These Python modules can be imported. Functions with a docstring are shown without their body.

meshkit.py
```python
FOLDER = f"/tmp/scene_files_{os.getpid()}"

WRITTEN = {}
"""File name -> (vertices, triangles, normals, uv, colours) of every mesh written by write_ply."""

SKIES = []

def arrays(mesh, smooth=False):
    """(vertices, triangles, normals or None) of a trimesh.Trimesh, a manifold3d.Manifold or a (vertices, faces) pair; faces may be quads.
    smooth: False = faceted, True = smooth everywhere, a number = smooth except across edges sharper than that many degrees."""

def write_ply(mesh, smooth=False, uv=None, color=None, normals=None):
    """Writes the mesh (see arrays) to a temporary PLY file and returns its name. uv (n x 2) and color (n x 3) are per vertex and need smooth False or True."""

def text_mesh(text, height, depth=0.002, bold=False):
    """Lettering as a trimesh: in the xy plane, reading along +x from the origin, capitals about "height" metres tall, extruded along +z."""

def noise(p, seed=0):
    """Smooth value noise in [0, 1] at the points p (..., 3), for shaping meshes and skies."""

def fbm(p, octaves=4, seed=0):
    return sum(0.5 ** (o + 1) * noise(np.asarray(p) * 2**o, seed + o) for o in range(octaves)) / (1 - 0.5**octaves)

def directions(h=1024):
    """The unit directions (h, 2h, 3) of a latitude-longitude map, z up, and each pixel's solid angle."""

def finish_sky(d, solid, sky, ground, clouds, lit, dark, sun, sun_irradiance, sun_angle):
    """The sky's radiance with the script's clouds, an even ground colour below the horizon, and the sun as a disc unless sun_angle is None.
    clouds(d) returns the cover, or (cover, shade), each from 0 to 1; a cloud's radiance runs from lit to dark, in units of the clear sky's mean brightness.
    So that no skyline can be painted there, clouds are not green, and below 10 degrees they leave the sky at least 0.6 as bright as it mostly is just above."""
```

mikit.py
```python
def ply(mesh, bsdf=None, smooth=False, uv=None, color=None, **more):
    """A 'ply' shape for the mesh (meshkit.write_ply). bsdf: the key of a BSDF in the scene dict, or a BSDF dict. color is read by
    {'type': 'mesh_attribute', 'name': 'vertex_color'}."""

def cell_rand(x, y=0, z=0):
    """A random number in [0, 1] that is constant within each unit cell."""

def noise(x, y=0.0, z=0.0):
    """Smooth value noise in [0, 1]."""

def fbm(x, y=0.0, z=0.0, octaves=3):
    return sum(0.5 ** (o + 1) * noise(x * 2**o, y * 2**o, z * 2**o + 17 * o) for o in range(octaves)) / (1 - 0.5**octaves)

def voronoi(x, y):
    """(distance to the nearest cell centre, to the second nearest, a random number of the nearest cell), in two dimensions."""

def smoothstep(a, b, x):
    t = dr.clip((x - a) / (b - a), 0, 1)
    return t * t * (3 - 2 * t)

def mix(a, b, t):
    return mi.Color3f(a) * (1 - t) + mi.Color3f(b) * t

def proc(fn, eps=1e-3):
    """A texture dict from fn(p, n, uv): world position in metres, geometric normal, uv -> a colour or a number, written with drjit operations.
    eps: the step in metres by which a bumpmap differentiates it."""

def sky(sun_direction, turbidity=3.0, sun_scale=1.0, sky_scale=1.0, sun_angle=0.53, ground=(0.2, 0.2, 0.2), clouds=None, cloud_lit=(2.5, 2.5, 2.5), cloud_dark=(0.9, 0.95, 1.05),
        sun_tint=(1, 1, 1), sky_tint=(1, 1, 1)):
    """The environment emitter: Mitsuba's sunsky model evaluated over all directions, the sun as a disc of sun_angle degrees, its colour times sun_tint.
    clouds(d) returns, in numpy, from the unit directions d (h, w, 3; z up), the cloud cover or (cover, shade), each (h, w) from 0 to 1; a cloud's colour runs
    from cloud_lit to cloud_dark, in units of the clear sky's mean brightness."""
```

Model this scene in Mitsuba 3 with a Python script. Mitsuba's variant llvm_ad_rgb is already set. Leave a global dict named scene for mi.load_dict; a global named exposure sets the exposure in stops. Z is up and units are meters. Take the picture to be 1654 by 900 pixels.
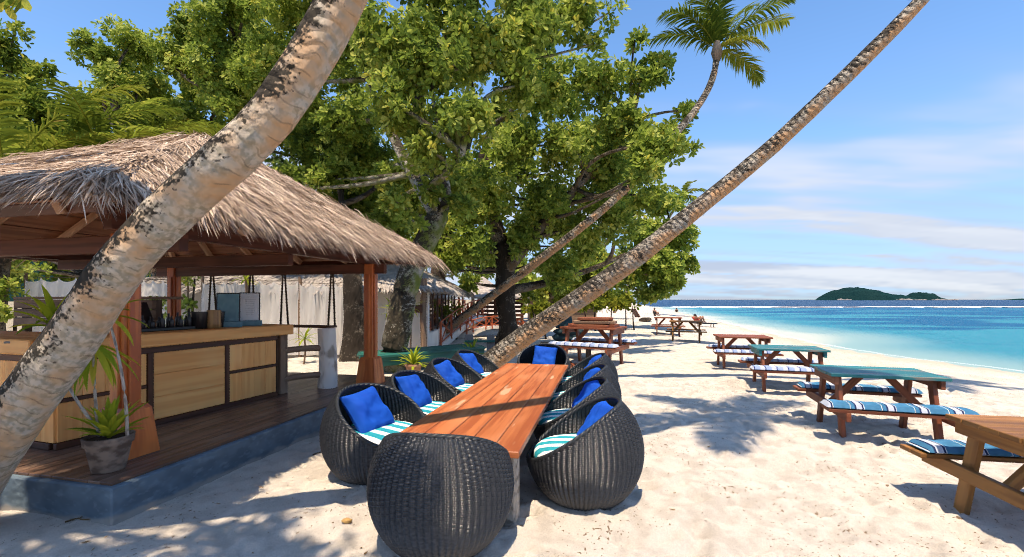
import math, random
import numpy as np, trimesh, drjit as dr, mitsuba as mi, mikit, meshkit
from mikit import proc, noise, fbm, smoothstep, mix, cell_rand, voronoi, ply
from scipy.interpolate import CubicSpline
import manifold3d as m3

T = mi.ScalarTransform4f
rng = np.random.default_rng(7)
random.seed(7)
scene, labels = {}, {}

# ------------------------------------------------------------------ camera, sky, exposure
scene['camera'] = {'type': 'perspective', 'fov': 96.35, 'fov_axis': 'x', 'near_clip': 0.05, 'far_clip': 12000.0,
                   'principal_point_offset_y': -0.0378,
                   'to_world': T().look_at(origin=[0, 0, 1.6], target=[0, 1, 1.6], up=[0, 0, 1])}
exposure = 2.32


def sky_clouds(d):
    z = np.maximum(d[..., 2], 0)
    k = 1 / (z + 0.10)
    q = np.stack([d[..., 0] * k * 0.55 + 3.1, d[..., 1] * k * 0.9 + 1.7, z * 3], -1)
    w = meshkit.fbm(q * 0.9, 3, 5)[..., None]
    n = meshkit.fbm(q * np.array([0.9, 1.5, 1]) + w * 1.6, 5, 2)
    thin = meshkit.fbm(q * np.array([0.5, 3.0, 1]) + w * 0.8, 4, 9)
    ss = lambda a, b, x: np.clip((x - a) / (b - a), 0, 1) ** 2 * (3 - 2 * np.clip((x - a) / (b - a), 0, 1))
    low = 1 - ss(0.05, 0.45, z)
    c = ss(0.46, 0.66, n) * (0.10 + 0.60 * low) + ss(0.42, 0.70, thin) * (0.10 + 0.38 * low) + 0.50 * (1 - ss(0.0, 0.30, z))
    return np.clip(c, 0, 0.88), np.clip(1.0 - ss(0.40, 0.66, n) * 0.75 - ss(0.42, 0.70, thin) * 0.35, 0, 1)


scene['sky'] = mikit.sky((-0.06, -0.38, 1.0), turbidity=2.6, sky_scale=1.15, sun_scale=0.84, clouds=sky_clouds, ground=(0.30, 0.29, 0.25), cloud_lit=(1.40, 1.41, 1.46), cloud_dark=(0.62, 0.73, 1.0),
                         sky_tint=(0.87, 0.99, 1.11), sun_tint=(1.03, 1.0, 0.96))

# ------------------------------------------------------------------ materials


def two(b): return {'type': 'twosided', 'bsdf': b}
def tex(c): return {'type': 'rgb', 'value': list(c)} if isinstance(c, (tuple, list)) else proc(c)


def mat(name, color, rough=0.7, spec=0.4, bump=None, bscale=0.01, eps=2e-3, metallic=0.0, **kw):
    b = {'type': 'principled', 'base_color': tex(color), 'roughness': rough if isinstance(rough, float) else proc(rough), 'specular': spec, 'metallic': metallic, **kw}
    if bump is not None:
        b = {'type': 'bumpmap', 'tex': proc(bump, eps), 'scale': bscale, 'bsdf': b}
    scene[name] = two(b)


def wood(name, c0, c1, c2, rough=0.5, grain=38.0, spec=0.4, tone=0.35, wear=None):
    def fn(p, n, uv):
        g = fbm(uv.x * 1.3, uv.y * grain, 0, 3)
        k = cell_rand(dr.floor(uv.x / 50.0), 3)
        b = noise(uv.x * 2.3, uv.y * 5 + 9)
        c = mix(c0, c1, smoothstep(0.3, 0.72, g))
        c = mix(c, c2, smoothstep(0.6, 0.95, b) * 0.6)
        c = c * (1 - tone / 2 + tone * k)
        if wear is not None:
            w = smoothstep(wear[1], wear[1] + 0.12, fbm(uv.x * 2.2, uv.y * 11 + 5, 0, 3))
            c = mix(c, wear[0], w)
        return c
    mat(name, fn, rough, spec)


def ss_np(a, b, x):
    t = np.clip((x - a) / (b - a), 0, 1)
    return t * t * (3 - 2 * t)


SHORE = [(-200, 30), (-30, 19), (5, 16.5), (13.5, 14.6), (19.2, 13.9), (31, 16.5), (45, 20), (70, 26.5), (141, 43), (300, 78), (1000, 220)]
SY, SX = np.array([a for a, b in SHORE], float), np.array([b for a, b in SHORE], float)


def shore_np(y): return np.interp(y, SY, SX)


def shore_dr(y):
    out = mi.Float(SX[0])
    for i in range(len(SHORE) - 1):
        t = dr.clip((y - float(SY[i])) / float(SY[i + 1] - SY[i]), 0, 1)
        out = out + t * float(SX[i + 1] - SX[i])
    return out


def sand_fn(p, n, uv):
    s = p.x - shore_dr(p.y)
    wob = fbm(p.x * 0.35, p.y * 0.35, 3, 3)
    f = fbm(p.x * 9, p.y * 9, 0, 3)
    c = mix((0.485, 0.445, 0.392), (0.395, 0.36, 0.312), smoothstep(0.35, 0.75, f))
    c = mix(c, (0.35, 0.31, 0.26), smoothstep(0.58, 0.9, wob) * 0.6)
    grit = noise(p.x * 160, p.y * 160)
    c = c * (0.90 + 0.2 * grit)
    speck = noise(p.x * 55 + 9, p.y * 55)
    c = mix(c, (0.16, 0.11, 0.07), smoothstep(0.86, 0.93, speck) * smoothstep(0.45, 0.62, noise(p.x * 2.1, p.y * 2.1, 5)))
    wet = smoothstep(-1.6, -0.4, s + (wob - 0.5) * 2.0)
    c = mix(c, (0.40, 0.34, 0.27), wet * 0.85)
    soil = smoothstep(2.0, 14.0, -s - 22 - p.y * 0.16 + (wob - 0.5) * 8)
    return mix(c, (0.20, 0.17, 0.11), soil * 0.8)


mat('mat_sand', sand_fn, 0.9, 0.15, bump=lambda p, n, uv: fbm(p.x * 14, p.y * 14, 0, 3) + 0.25 * noise(p.x * 90, p.y * 90), bscale=0.022, eps=4e-3)


def sea_fn(p, n, uv):
    s = p.x - shore_dr(p.y)
    w = fbm(p.x * 0.05, p.y * 0.11, 0, 3)
    w2 = fbm(p.x * 0.10 + 4, p.y * 0.30, 2, 3)
    s2 = s + (w - 0.5) * 6
    c = mix((0.42, 0.47, 0.42), (0.21, 0.34, 0.35), smoothstep(-0.3, 1.8, s2))
    c = mix(c, (0.030, 0.20, 0.275), smoothstep(1.2, 7.0, s2))
    c = mix(c, (0.003, 0.085, 0.19), dr.clip(smoothstep(0.36, 0.60, w2) * smoothstep(3, 14, s2) + 0.35 * smoothstep(14, 50, s2), 0, 1))
    deep = smoothstep(122, 140, p.y + (w - 0.5) * 26 + p.x * 0.02)
    c = mix(c, (0.003, 0.035, 0.10), deep)
    foam = smoothstep(0.15, 0.0, dr.abs(s - 0.25 + 0.7 * (fbm(p.x * 0.8, p.y * 0.8, 7, 2) - 0.5)))
    return mix(c, (0.75, 0.78, 0.78), foam * 0.5)


def sea_bump(p, n, uv):
    return (fbm(p.x * 0.9, p.y * 1.9, 0, 3) + 0.35 * noise(p.x * 5, p.y * 8)) / (1 + dr.maximum(p.y, 0) / 90)


mat('mat_sea', sea_fn, 0.32, 0.03, bump=sea_bump, bscale=0.16, eps=2e-2)


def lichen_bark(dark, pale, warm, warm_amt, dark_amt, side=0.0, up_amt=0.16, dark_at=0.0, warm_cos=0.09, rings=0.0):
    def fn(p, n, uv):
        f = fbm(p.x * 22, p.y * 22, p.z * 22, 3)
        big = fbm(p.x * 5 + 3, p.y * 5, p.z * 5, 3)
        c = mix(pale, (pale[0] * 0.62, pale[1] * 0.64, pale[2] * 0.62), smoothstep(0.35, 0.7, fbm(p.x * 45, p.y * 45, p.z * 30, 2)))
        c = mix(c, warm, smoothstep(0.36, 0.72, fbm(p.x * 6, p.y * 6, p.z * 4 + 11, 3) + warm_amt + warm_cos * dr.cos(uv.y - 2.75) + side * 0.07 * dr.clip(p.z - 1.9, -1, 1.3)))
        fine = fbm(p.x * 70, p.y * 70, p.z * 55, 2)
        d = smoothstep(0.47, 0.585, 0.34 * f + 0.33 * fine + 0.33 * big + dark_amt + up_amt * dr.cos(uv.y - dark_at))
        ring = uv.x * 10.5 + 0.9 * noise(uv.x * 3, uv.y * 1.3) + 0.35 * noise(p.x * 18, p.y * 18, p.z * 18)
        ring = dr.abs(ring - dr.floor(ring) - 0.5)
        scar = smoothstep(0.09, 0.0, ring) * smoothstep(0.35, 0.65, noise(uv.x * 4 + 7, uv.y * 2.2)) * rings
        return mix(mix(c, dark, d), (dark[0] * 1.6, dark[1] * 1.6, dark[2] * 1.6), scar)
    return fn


# uv.y is the angle round the trunk, 0 on its upper side
ring_bump = lambda p, n, uv: 0.5 * dr.abs(dr.sin(uv.x * 33 + 2.8 * noise(uv.x * 3, uv.y * 1.3))) + 0.5 * fbm(uv.x * 16, uv.y * 1.2, 0, 2) + 0.6 * fbm(p.x * 26, p.y * 26, p.z * 26, 3)
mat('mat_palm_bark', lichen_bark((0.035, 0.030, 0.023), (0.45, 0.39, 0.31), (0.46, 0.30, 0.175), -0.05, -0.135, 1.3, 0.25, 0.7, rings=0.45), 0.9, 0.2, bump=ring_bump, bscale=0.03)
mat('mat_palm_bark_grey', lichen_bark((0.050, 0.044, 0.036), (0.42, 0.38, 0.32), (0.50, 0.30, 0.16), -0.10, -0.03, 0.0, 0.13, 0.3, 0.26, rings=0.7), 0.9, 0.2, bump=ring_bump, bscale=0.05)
mat('mat_tree_bark', lichen_bark((0.035, 0.028, 0.022), (0.23, 0.20, 0.165), (0.14, 0.10, 0.06), -0.05, 0.02), 0.95, 0.15,
    bump=lambda p, n, uv: fbm(p.x * 14, p.y * 14, p.z * 5, 3), bscale=0.06)
mat('mat_mossy_bark', lichen_bark((0.05, 0.042, 0.03), (0.40, 0.37, 0.31), (0.14, 0.17, 0.04), 0.02, 0.0), 0.95, 0.15,
    bump=lambda p, n, uv: fbm(p.x * 16, p.y * 16, p.z * 8, 3), bscale=0.06)


def leaf_mat(name, dark, mid, light, trans=0.6, rough=0.35, yellow=(0.60, 0.55, 0.08), ya=0.975):
    def fn(p, n, uv):
        c = mix(dark, mid, smoothstep(0.0, 0.6, uv.x))
        c = mix(c, light, smoothstep(0.55, 1.0, uv.x))
        return mix(c, yellow, smoothstep(ya, 1.0, uv.x) * 0.8)
    scene[name] = {'type': 'principledthin', 'base_color': proc(fn), 'roughness': rough, 'diff_trans': trans, 'spec_trans': 0.0, 'eta': 1.45}


leaf_mat('mat_leaf', (0.13, 0.20, 0.045), (0.30, 0.39, 0.06), (0.62, 0.67, 0.18), 0.95, 0.28)
leaf_mat('mat_leaf_deep', (0.08, 0.13, 0.03), (0.23, 0.31, 0.045), (0.50, 0.53, 0.10), 0.95, 0.28, ya=0.98)
leaf_mat('mat_leaf_bush', (0.08, 0.12, 0.02), (0.20, 0.24, 0.03), (0.38, 0.38, 0.05), 0.8, 0.5)
leaf_mat('mat_frond', (0.09, 0.14, 0.02), (0.20, 0.25, 0.03), (0.38, 0.38, 0.06), 0.7, 0.4, yellow=(0.34, 0.24, 0.07))
leaf_mat('mat_strap_leaf', (0.16, 0.24, 0.02), (0.32, 0.40, 0.03), (0.55, 0.54, 0.05), 0.7, 0.4)


def thatch_fn(p, n, uv):
    c = mix((0.20, 0.14, 0.10), (0.50, 0.385, 0.29), smoothstep(0.0, 0.75, uv.x))
    c = mix(c, (0.70, 0.575, 0.465), smoothstep(0.72, 1.0, uv.x))
    return c * (0.85 + 0.3 * noise(uv.x * 90, uv.y * 6))


mat('mat_thatch', thatch_fn, 0.8, 0.2)
mat('mat_grey_thatch', lambda p, n, uv: mix((0.26, 0.23, 0.21), (0.50, 0.46, 0.43), fbm(p.x * 3, p.y * 3, p.z * 12, 3)), 0.9, 0.1,
    bump=lambda p, n, uv: fbm(p.x * 9, p.y * 9, p.z * 14, 2), bscale=0.12, eps=1e-2)

wood('mat_post', (0.62, 0.18, 0.045), (0.42, 0.10, 0.028), (0.68, 0.25, 0.075), 0.35, 30, 0.5, 0.2)
wood('mat_pine', (0.88, 0.455, 0.15), (0.80, 0.36, 0.105), (0.91, 0.53, 0.21), 0.5, 26, 0.35, 0.22)
wood('mat_frame', (0.10, 0.038, 0.018), (0.060, 0.022, 0.012), (0.13, 0.05, 0.02), 0.5, 30)
wood('mat_deck', (0.185, 0.108, 0.073), (0.11, 0.064, 0.045), (0.24, 0.165, 0.12), 0.38, 26, 0.5, 0.4)
wood('mat_roof_wood', (0.33, 0.13, 0.055), (0.22, 0.075, 0.03), (0.38, 0.17, 0.08), 0.55, 30)
wood('mat_beam', (0.115, 0.036, 0.019), (0.07, 0.022, 0.012), (0.15, 0.05, 0.025), 0.5, 30)
wood('mat_rafter', (0.55, 0.33, 0.20), (0.42, 0.23, 0.13), (0.60, 0.4, 0.26), 0.6, 30)
wood('mat_table', (0.43, 0.140, 0.050), (0.30, 0.080, 0.028), (0.47, 0.19, 0.085), 0.42, 22, 0.45, 0.22, wear=((0.50, 0.30, 0.18), 0.72))
wood('mat_picnic', (0.235, 0.074, 0.034), (0.145, 0.042, 0.020), (0.29, 0.115, 0.058), 0.55, 26, 0.35, 0.4)
wood('mat_picnic_tan', (0.27, 0.128, 0.036), (0.17, 0.074, 0.022), (0.33, 0.18, 0.065), 0.55, 26, 0.35, 0.4)
wood('mat_teal_wood', (0.018, 0.155, 0.165), (0.014, 0.115, 0.135), (0.03, 0.22, 0.22), 0.45, 26, 0.4, 0.35, wear=((0.16, 0.15, 0.13), 0.63))
wood('mat_green_wood', (0.020, 0.125, 0.100), (0.014, 0.085, 0.075), (0.035, 0.18, 0.14), 0.45, 20, 0.4, 0.3)
wood('mat_old_wood', (0.24, 0.155, 0.10), (0.14, 0.09, 0.06), (0.32, 0.22, 0.15), 0.7, 26)
mat('mat_whitewash', lambda p, n, uv: mix((0.72, 0.67, 0.60), (0.36, 0.31, 0.25), smoothstep(0.52, 0.78, fbm(p.x * 13, p.y * 13, p.z * 5, 3))), 0.85, 0.2,
    bump=lambda p, n, uv: fbm(p.x * 22, p.y * 22, p.z * 8, 2), bscale=0.02)


def plinth_fn(p, n, uv):
    f = fbm(p.x * 7, p.y * 7, p.z * 9, 3)
    c = mix((0.120, 0.168, 0.210), (0.088, 0.125, 0.160), smoothstep(0.35, 0.7, f))
    c = mix(c, (0.20, 0.26, 0.31), smoothstep(0.5, 0.85, fbm(p.x * 19, p.y * 19, p.z * 30, 3)) * 0.5)
    return mix(c, (0.33, 0.30, 0.26), smoothstep(0.05, 0.0, p.z + (f - 0.5) * 0.08) * 0.8)


mat('mat_plinth', plinth_fn, 0.7, 0.3, bump=lambda p, n, uv: fbm(p.x * 18, p.y * 18, p.z * 18, 2), bscale=0.012)


def wicker_bump(p, n, uv):
    row = uv.y * 74.0
    odd = dr.floor(uv.x * 68.0) + dr.floor(row)
    a = dr.abs(dr.sin(row * math.pi))
    return a * (0.65 + 0.35 * dr.select(odd - 2 * dr.floor(odd / 2) > 0.5, 1.0, -0.6) * dr.abs(dr.sin(uv.x * 68 * math.pi)))


mat('mat_wicker', lambda p, n, uv: mix((0.011, 0.014, 0.019), (0.032, 0.034, 0.038), noise(uv.x * 190, uv.y * 95, 2)), 0.25, 0.8, bump=wicker_bump, bscale=0.009, eps=1.5e-3)
mat('mat_wicker_rim', (0.022, 0.026, 0.030), 0.45, 0.5, bump=lambda p, n, uv: dr.abs(dr.sin(uv.x * 60 + uv.y)), bscale=0.008)


def seat_stripe(p, n, uv):
    u = uv.y * 6.8 + 0.35 + 0.08 * noise(uv.x * 5, uv.y * 5)
    f = u - dr.floor(u)
    a = smoothstep(0.0, 0.04, f) * smoothstep(0.60, 0.56, f)
    return mix((0.72, 0.74, 0.72), (0.022, 0.27, 0.33), a)


mat('mat_seat_fabric', seat_stripe, 0.85, 0.2)
mat('mat_blue_fabric', lambda p, n, uv: mix((0.005, 0.055, 0.37), (0.008, 0.085, 0.47), noise(uv.x * 7, uv.y * 7)), 0.8, 0.2,
    bump=lambda p, n, uv: fbm(uv.x * 9, uv.y * 5, 1, 2), bscale=0.02, eps=3e-3)


def bench_stripe(p, n, uv):
    u = uv.x / 0.285
    f = u - dr.floor(u)
    base = mix((0.035, 0.135, 0.25), (0.055, 0.18, 0.32), noise(uv.x * 30, uv.y * 30))
    c = dr.select((f > 0.70) & (f < 0.88), mi.Color3f(0.40, 0.44, 0.53), base)
    navy = ((f > 0.645) & (f < 0.70)) | ((f > 0.88) & (f < 0.935)) | ((f > 0.52) & (f < 0.535))
    c = dr.select(navy, mi.Color3f(0.010, 0.022, 0.075), c)
    return dr.select(((f > 0.935) & (f < 0.955)) | ((f > 0.50) & (f < 0.52)), mi.Color3f(0.62, 0.65, 0.68), c)


mat('mat_bench_fabric', bench_stripe, 0.85, 0.2, bump=lambda p, n, uv: fbm(uv.x * 12, uv.y * 9, 3, 2), bscale=0.02, eps=3e-3)


def pale_stripe(p, n, uv):
    u = uv.x / 0.17
    f = u - dr.floor(u)
    c = dr.select(f < 0.45, mi.Color3f(0.43, 0.47, 0.56), mi.Color3f(0.24, 0.32, 0.50))
    return dr.select((f > 0.42) & (f < 0.52), mi.Color3f(0.03, 0.05, 0.16), c)


mat('mat_pale_fabric', pale_stripe, 0.85, 0.2)
scene['mat_canvas'] = {'type': 'principledthin', 'base_color': tex(lambda p, n, uv: mix((0.86, 0.84, 0.81), (0.76, 0.73, 0.69), fbm(p.x * 2, p.y * 2, p.z * 2.5, 3))), 'roughness': 0.9, 'diff_trans': 0.8, 'spec_trans': 0.0}
mat('mat_plaster', lambda p, n, uv: mix((0.68, 0.65, 0.60), (0.50, 0.46, 0.41), smoothstep(0.45, 0.85, fbm(p.x * 2.1, p.y * 2.1, p.z * 1.2, 3))), 0.9, 0.1)
mat('mat_stone_leg', lambda p, n, uv: mix((0.42, 0.38, 0.325), (0.22, 0.19, 0.155), smoothstep(0.45, 0.7, fbm(p.x * 24, p.y * 24, p.z * 20, 3))), 0.9, 0.15, bump=lambda p, n, uv: fbm(p.x * 30, p.y * 30, p.z * 30, 2), bscale=0.02)
mat('mat_terracotta', lambda p, n, uv: mix((0.34, 0.15, 0.085), (0.40, 0.27, 0.19), fbm(p.x * 16, p.y * 16, p.z * 16, 3)), 0.85, 0.2)
mat('mat_grey_pot', lambda p, n, uv: mix((0.25, 0.19, 0.15), (0.105, 0.075, 0.06), smoothstep(0.35, 0.7, fbm(p.x * 13, p.y * 13, p.z * 17, 3))), 0.85, 0.2)
mat('mat_soil', (0.05, 0.035, 0.025), 0.95, 0.1)
mat('mat_island', lambda p, n, uv: mix((0.005, 0.023, 0.027), (0.012, 0.034, 0.034), fbm(p.x * 0.03, p.y * 0.03, p.z * 0.05, 3)), 0.95, 0.0)
mat('mat_rock', lambda p, n, uv: mix((0.30, 0.28, 0.27), (0.14, 0.13, 0.13), fbm(p.x * 0.05, p.y * 0.05, p.z * 0.1, 3)), 0.95, 0.0)
mat('mat_red_rail', (0.42, 0.095, 0.035), 0.55, 0.35)
mat('mat_rope', lambda p, n, uv: mix((0.045, 0.032, 0.022), (0.17, 0.13, 0.09), noise(uv.x * 60, uv.y * 3)), 0.95, 0.1)
mat('mat_black', (0.013, 0.013, 0.015), 0.3, 0.5)
mat('mat_dark_cloth', (0.03, 0.055, 0.06), 0.85, 0.2)
mat('mat_skin', (0.30, 0.15, 0.09), 0.6, 0.3)
mat('mat_red_cloth', (0.45, 0.07, 0.05), 0.8, 0.2)
mat('mat_paper', (0.72, 0.74, 0.77), 0.7, 0.2)
mat('mat_ink', (0.30, 0.32, 0.36), 0.7, 0.2)
mat('mat_blue_paint', lambda p, n, uv: mix((0.085, 0.20, 0.27), (0.20, 0.34, 0.38), fbm(p.x * 22, p.y * 22, p.z * 12, 3)), 0.6, 0.3)
mat('mat_bamboo', lambda p, n, uv: mix((0.42, 0.25, 0.10), (0.22, 0.12, 0.05), noise(uv.y * 9, 1)), 0.4, 0.4)
mat('mat_stem', lambda p, n, uv: mix((0.46, 0.41, 0.36), (0.16, 0.13, 0.11), 0.75 * smoothstep(0.3, 0.8, noise(uv.x * 30, uv.y * 0.8))), 0.9, 0.2)
mat('mat_litter', lambda p, n, uv: mix((0.10, 0.065, 0.035), (0.30, 0.19, 0.09), uv.x), 0.9, 0.1)
mat('mat_foam', (0.80, 0.82, 0.83), 0.9, 0.1)
mat('mat_pebble', (0.40, 0.25, 0.09), 0.7, 0.3)
scene['mat_bottle'] = {'type': 'dielectric', 'int_ior': 1.5}
scene['mat_pane'] = {'type': 'thindielectric'}

# ------------------------------------------------------------------ mesh helpers


def numbered(key):
    if key not in scene and key not in labels:
        return key
    i = 1
    while f'{key}_{i:03d}' in scene or f'{key}_{i:03d}' in labels:
        i += 1
    return f'{key}_{i:03d}'


class MB:
    def __init__(self): self.v, self.f, self.uv, self.n = [], [], [], 0

    def add(self, v, f, uv=None):
        v, f = np.asarray(v, float), np.asarray(f, int)
        if f.shape[1] == 4:
            f = np.vstack([f[:, [0, 1, 2]], f[:, [0, 2, 3]]])
        self.v.append(v); self.f.append(f + self.n)
        self.uv.append(np.zeros((len(v), 2)) if uv is None else np.asarray(uv, float))
        self.n += len(v)
        return self

    def beam(self, p0, p1, w, h, up=(0, 0, 1), bev=0.005):
        """A squared timber from p0 to p1, w wide, h high (along up), its edges chamfered."""
        p0, p1 = np.asarray(p0, float), np.asarray(p1, float)
        d = p1 - p0; L = np.linalg.norm(d); d = d / L
        s = np.cross(d, up); s /= np.linalg.norm(s); u = np.cross(s, d)
        a, b = w / 2, h / 2
        c = min(bev, a * 0.45, b * 0.45)
        ring = np.array([(a - c, -b), (a, -b + c), (a, b - c), (a - c, b), (-a + c, b), (-a, b - c), (-a, -b + c), (-a + c, -b)])
        per = np.concatenate([[0], np.cumsum(np.linalg.norm(np.roll(ring, -1, 0) - ring, axis=1))])
        u0 = 50.0 * rng.integers(1, 40) + 1 + rng.random() * 8
        v0 = rng.random() * 9
        V, UV, Fq = [], [], []
        offs = [p0 + d * c, p1 - d * c]
        ring9 = np.vstack([ring, ring[:1]])
        for k, o in enumerate(offs):
            V.append(o + ring9[:, :1] * s + ring9[:, 1:] * u)
            UV.append(np.stack([np.full(9, u0 + k * L), v0 + per], 1))
        for i in range(8):
            Fq.append((i, i + 1, 9 + i + 1, 9 + i))
        f = [(q[0], q[1], q[2]) for q in Fq] + [(q[0], q[2], q[3]) for q in Fq]
        V, UV = np.vstack(V), np.vstack(UV)
        n = len(V)
        sm = ring * np.array([(a - c) / a, (b - c) / b])
        ex, euv, ef = [], [], []
        for k, (o, e) in enumerate(((offs[0], p0), (offs[1], p1))):
            base = n + k * 16
            ex.append(o + ring[:, :1] * s + ring[:, 1:] * u); ex.append(e + sm[:, :1] * s + sm[:, 1:] * u)
            euv.append(np.stack([u0 + 12 + ring[:, 0] * 0.3, v0 + 3 + ring[:, 1]], 1)); euv.append(np.stack([u0 + 12 + sm[:, 0] * 0.3, v0 + 3 + sm[:, 1]], 1))
            for i in range(8):
                j = (i + 1) % 8
                q = (base + i, base + j, base + 8 + j, base + 8 + i)
                t = [(q[0], q[1], q[2]), (q[0], q[2], q[3])]
                ef += t if k == 1 else [x[::-1] for x in t]
            fan = [(base + 8, base + 8 + i, base + 9 + i) for i in range(1, 7)]
            ef += fan if k == 1 else [x[::-1] for x in fan]
        return self.add(np.vstack([V] + ex), np.array(f + ef), np.vstack([UV] + euv))

    def box(self, c, size, rz=0.0, bev=0.004):
        c = np.asarray(c, float); d = np.array([math.cos(rz), math.sin(rz), 0]) * size[0] / 2
        return self.beam(c - d, c + d, size[1], size[2], bev=bev)

    def tube(self, pts, radii, sides=8, jitter=0.0, seed=0, caps=True, top=None):
        """A round limb through pts; uv: metres along it, angle round it (0 on the side nearest 'top')."""
        p = np.asarray(pts, float); n = len(p)
        r = np.broadcast_to(np.asarray(radii, float), (n,))
        t = np.gradient(p, axis=0); t /= np.linalg.norm(t, axis=1, keepdims=True) + 1e-12
        ref = np.asarray(top if top is not None else (0, 0, 1.0), float)
        ref = np.broadcast_to(ref, t.shape).copy()
        bad = np.abs((t * ref).sum(1)) > 0.97
        ref[bad] = (0, -1.0, 0)
        a = ref - (t * ref).sum(1, keepdims=True) * t; a /= np.linalg.norm(a, axis=1, keepdims=True)
        b = np.cross(t, a)
        ang = np.linspace(0, 2 * np.pi, sides + 1)
        R = np.repeat(r[:, None], sides + 1, 1)
        if jitter:
            q = np.stack([np.repeat(np.cumsum(np.r_[0, np.linalg.norm(np.diff(p, axis=0), axis=1)])[:, None] * 4, sides + 1, 1), np.cos(ang)[None] * 1.6 + 0 * R, np.sin(ang)[None] * 1.6 + 0 * R], -1)
            R = R * (1 + jitter * (meshkit.fbm(q + seed * 7.3, 4, seed) - 0.5) * 2)
        v = p[:, None] + R[..., None] * (np.cos(ang)[None, :, None] * a[:, None] + np.sin(ang)[None, :, None] * b[:, None])
        l = np.cumsum(np.r_[0, np.linalg.norm(np.diff(p, axis=0), axis=1)])
        uv = np.stack([np.repeat(l[:, None], sides + 1, 1), np.repeat(ang[None], n, 0)], -1)
        i, j = np.meshgrid(np.arange(n - 1), np.arange(sides), indexing='ij')
        k = sides + 1
        q = np.stack([i * k + j, i * k + j + 1, (i + 1) * k + j + 1, (i + 1) * k + j], -1).reshape(-1, 4)
        self.add(v.reshape(-1, 3), q, uv.reshape(-1, 2))
        if caps:
            for e in (0, n - 1):
                ring = v[e, :-1]
                f = [(0, m, m + 1) for m in range(1, sides - 1)]
                self.add(ring, np.array([x if e else x[::-1] for x in f]), uv[e, :-1])
        return self

    def lathe(self, prof, n=28, at=(0, 0, 0)):
        prof = np.asarray(prof, float)
        ang = np.linspace(0, 2 * np.pi, n + 1)
        v = np.stack([prof[:, :1] * np.cos(ang), prof[:, :1] * np.sin(ang), np.repeat(prof[:, 1:], n + 1, 1)], -1) + np.asarray(at)
        uv = np.stack([np.repeat(np.arange(len(prof))[:, None] * 0.1, n + 1, 1), np.repeat(ang[None], len(prof), 0)], -1)
        i, j = np.meshgrid(np.arange(len(prof) - 1), np.arange(n), indexing='ij'); k = n + 1
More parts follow.
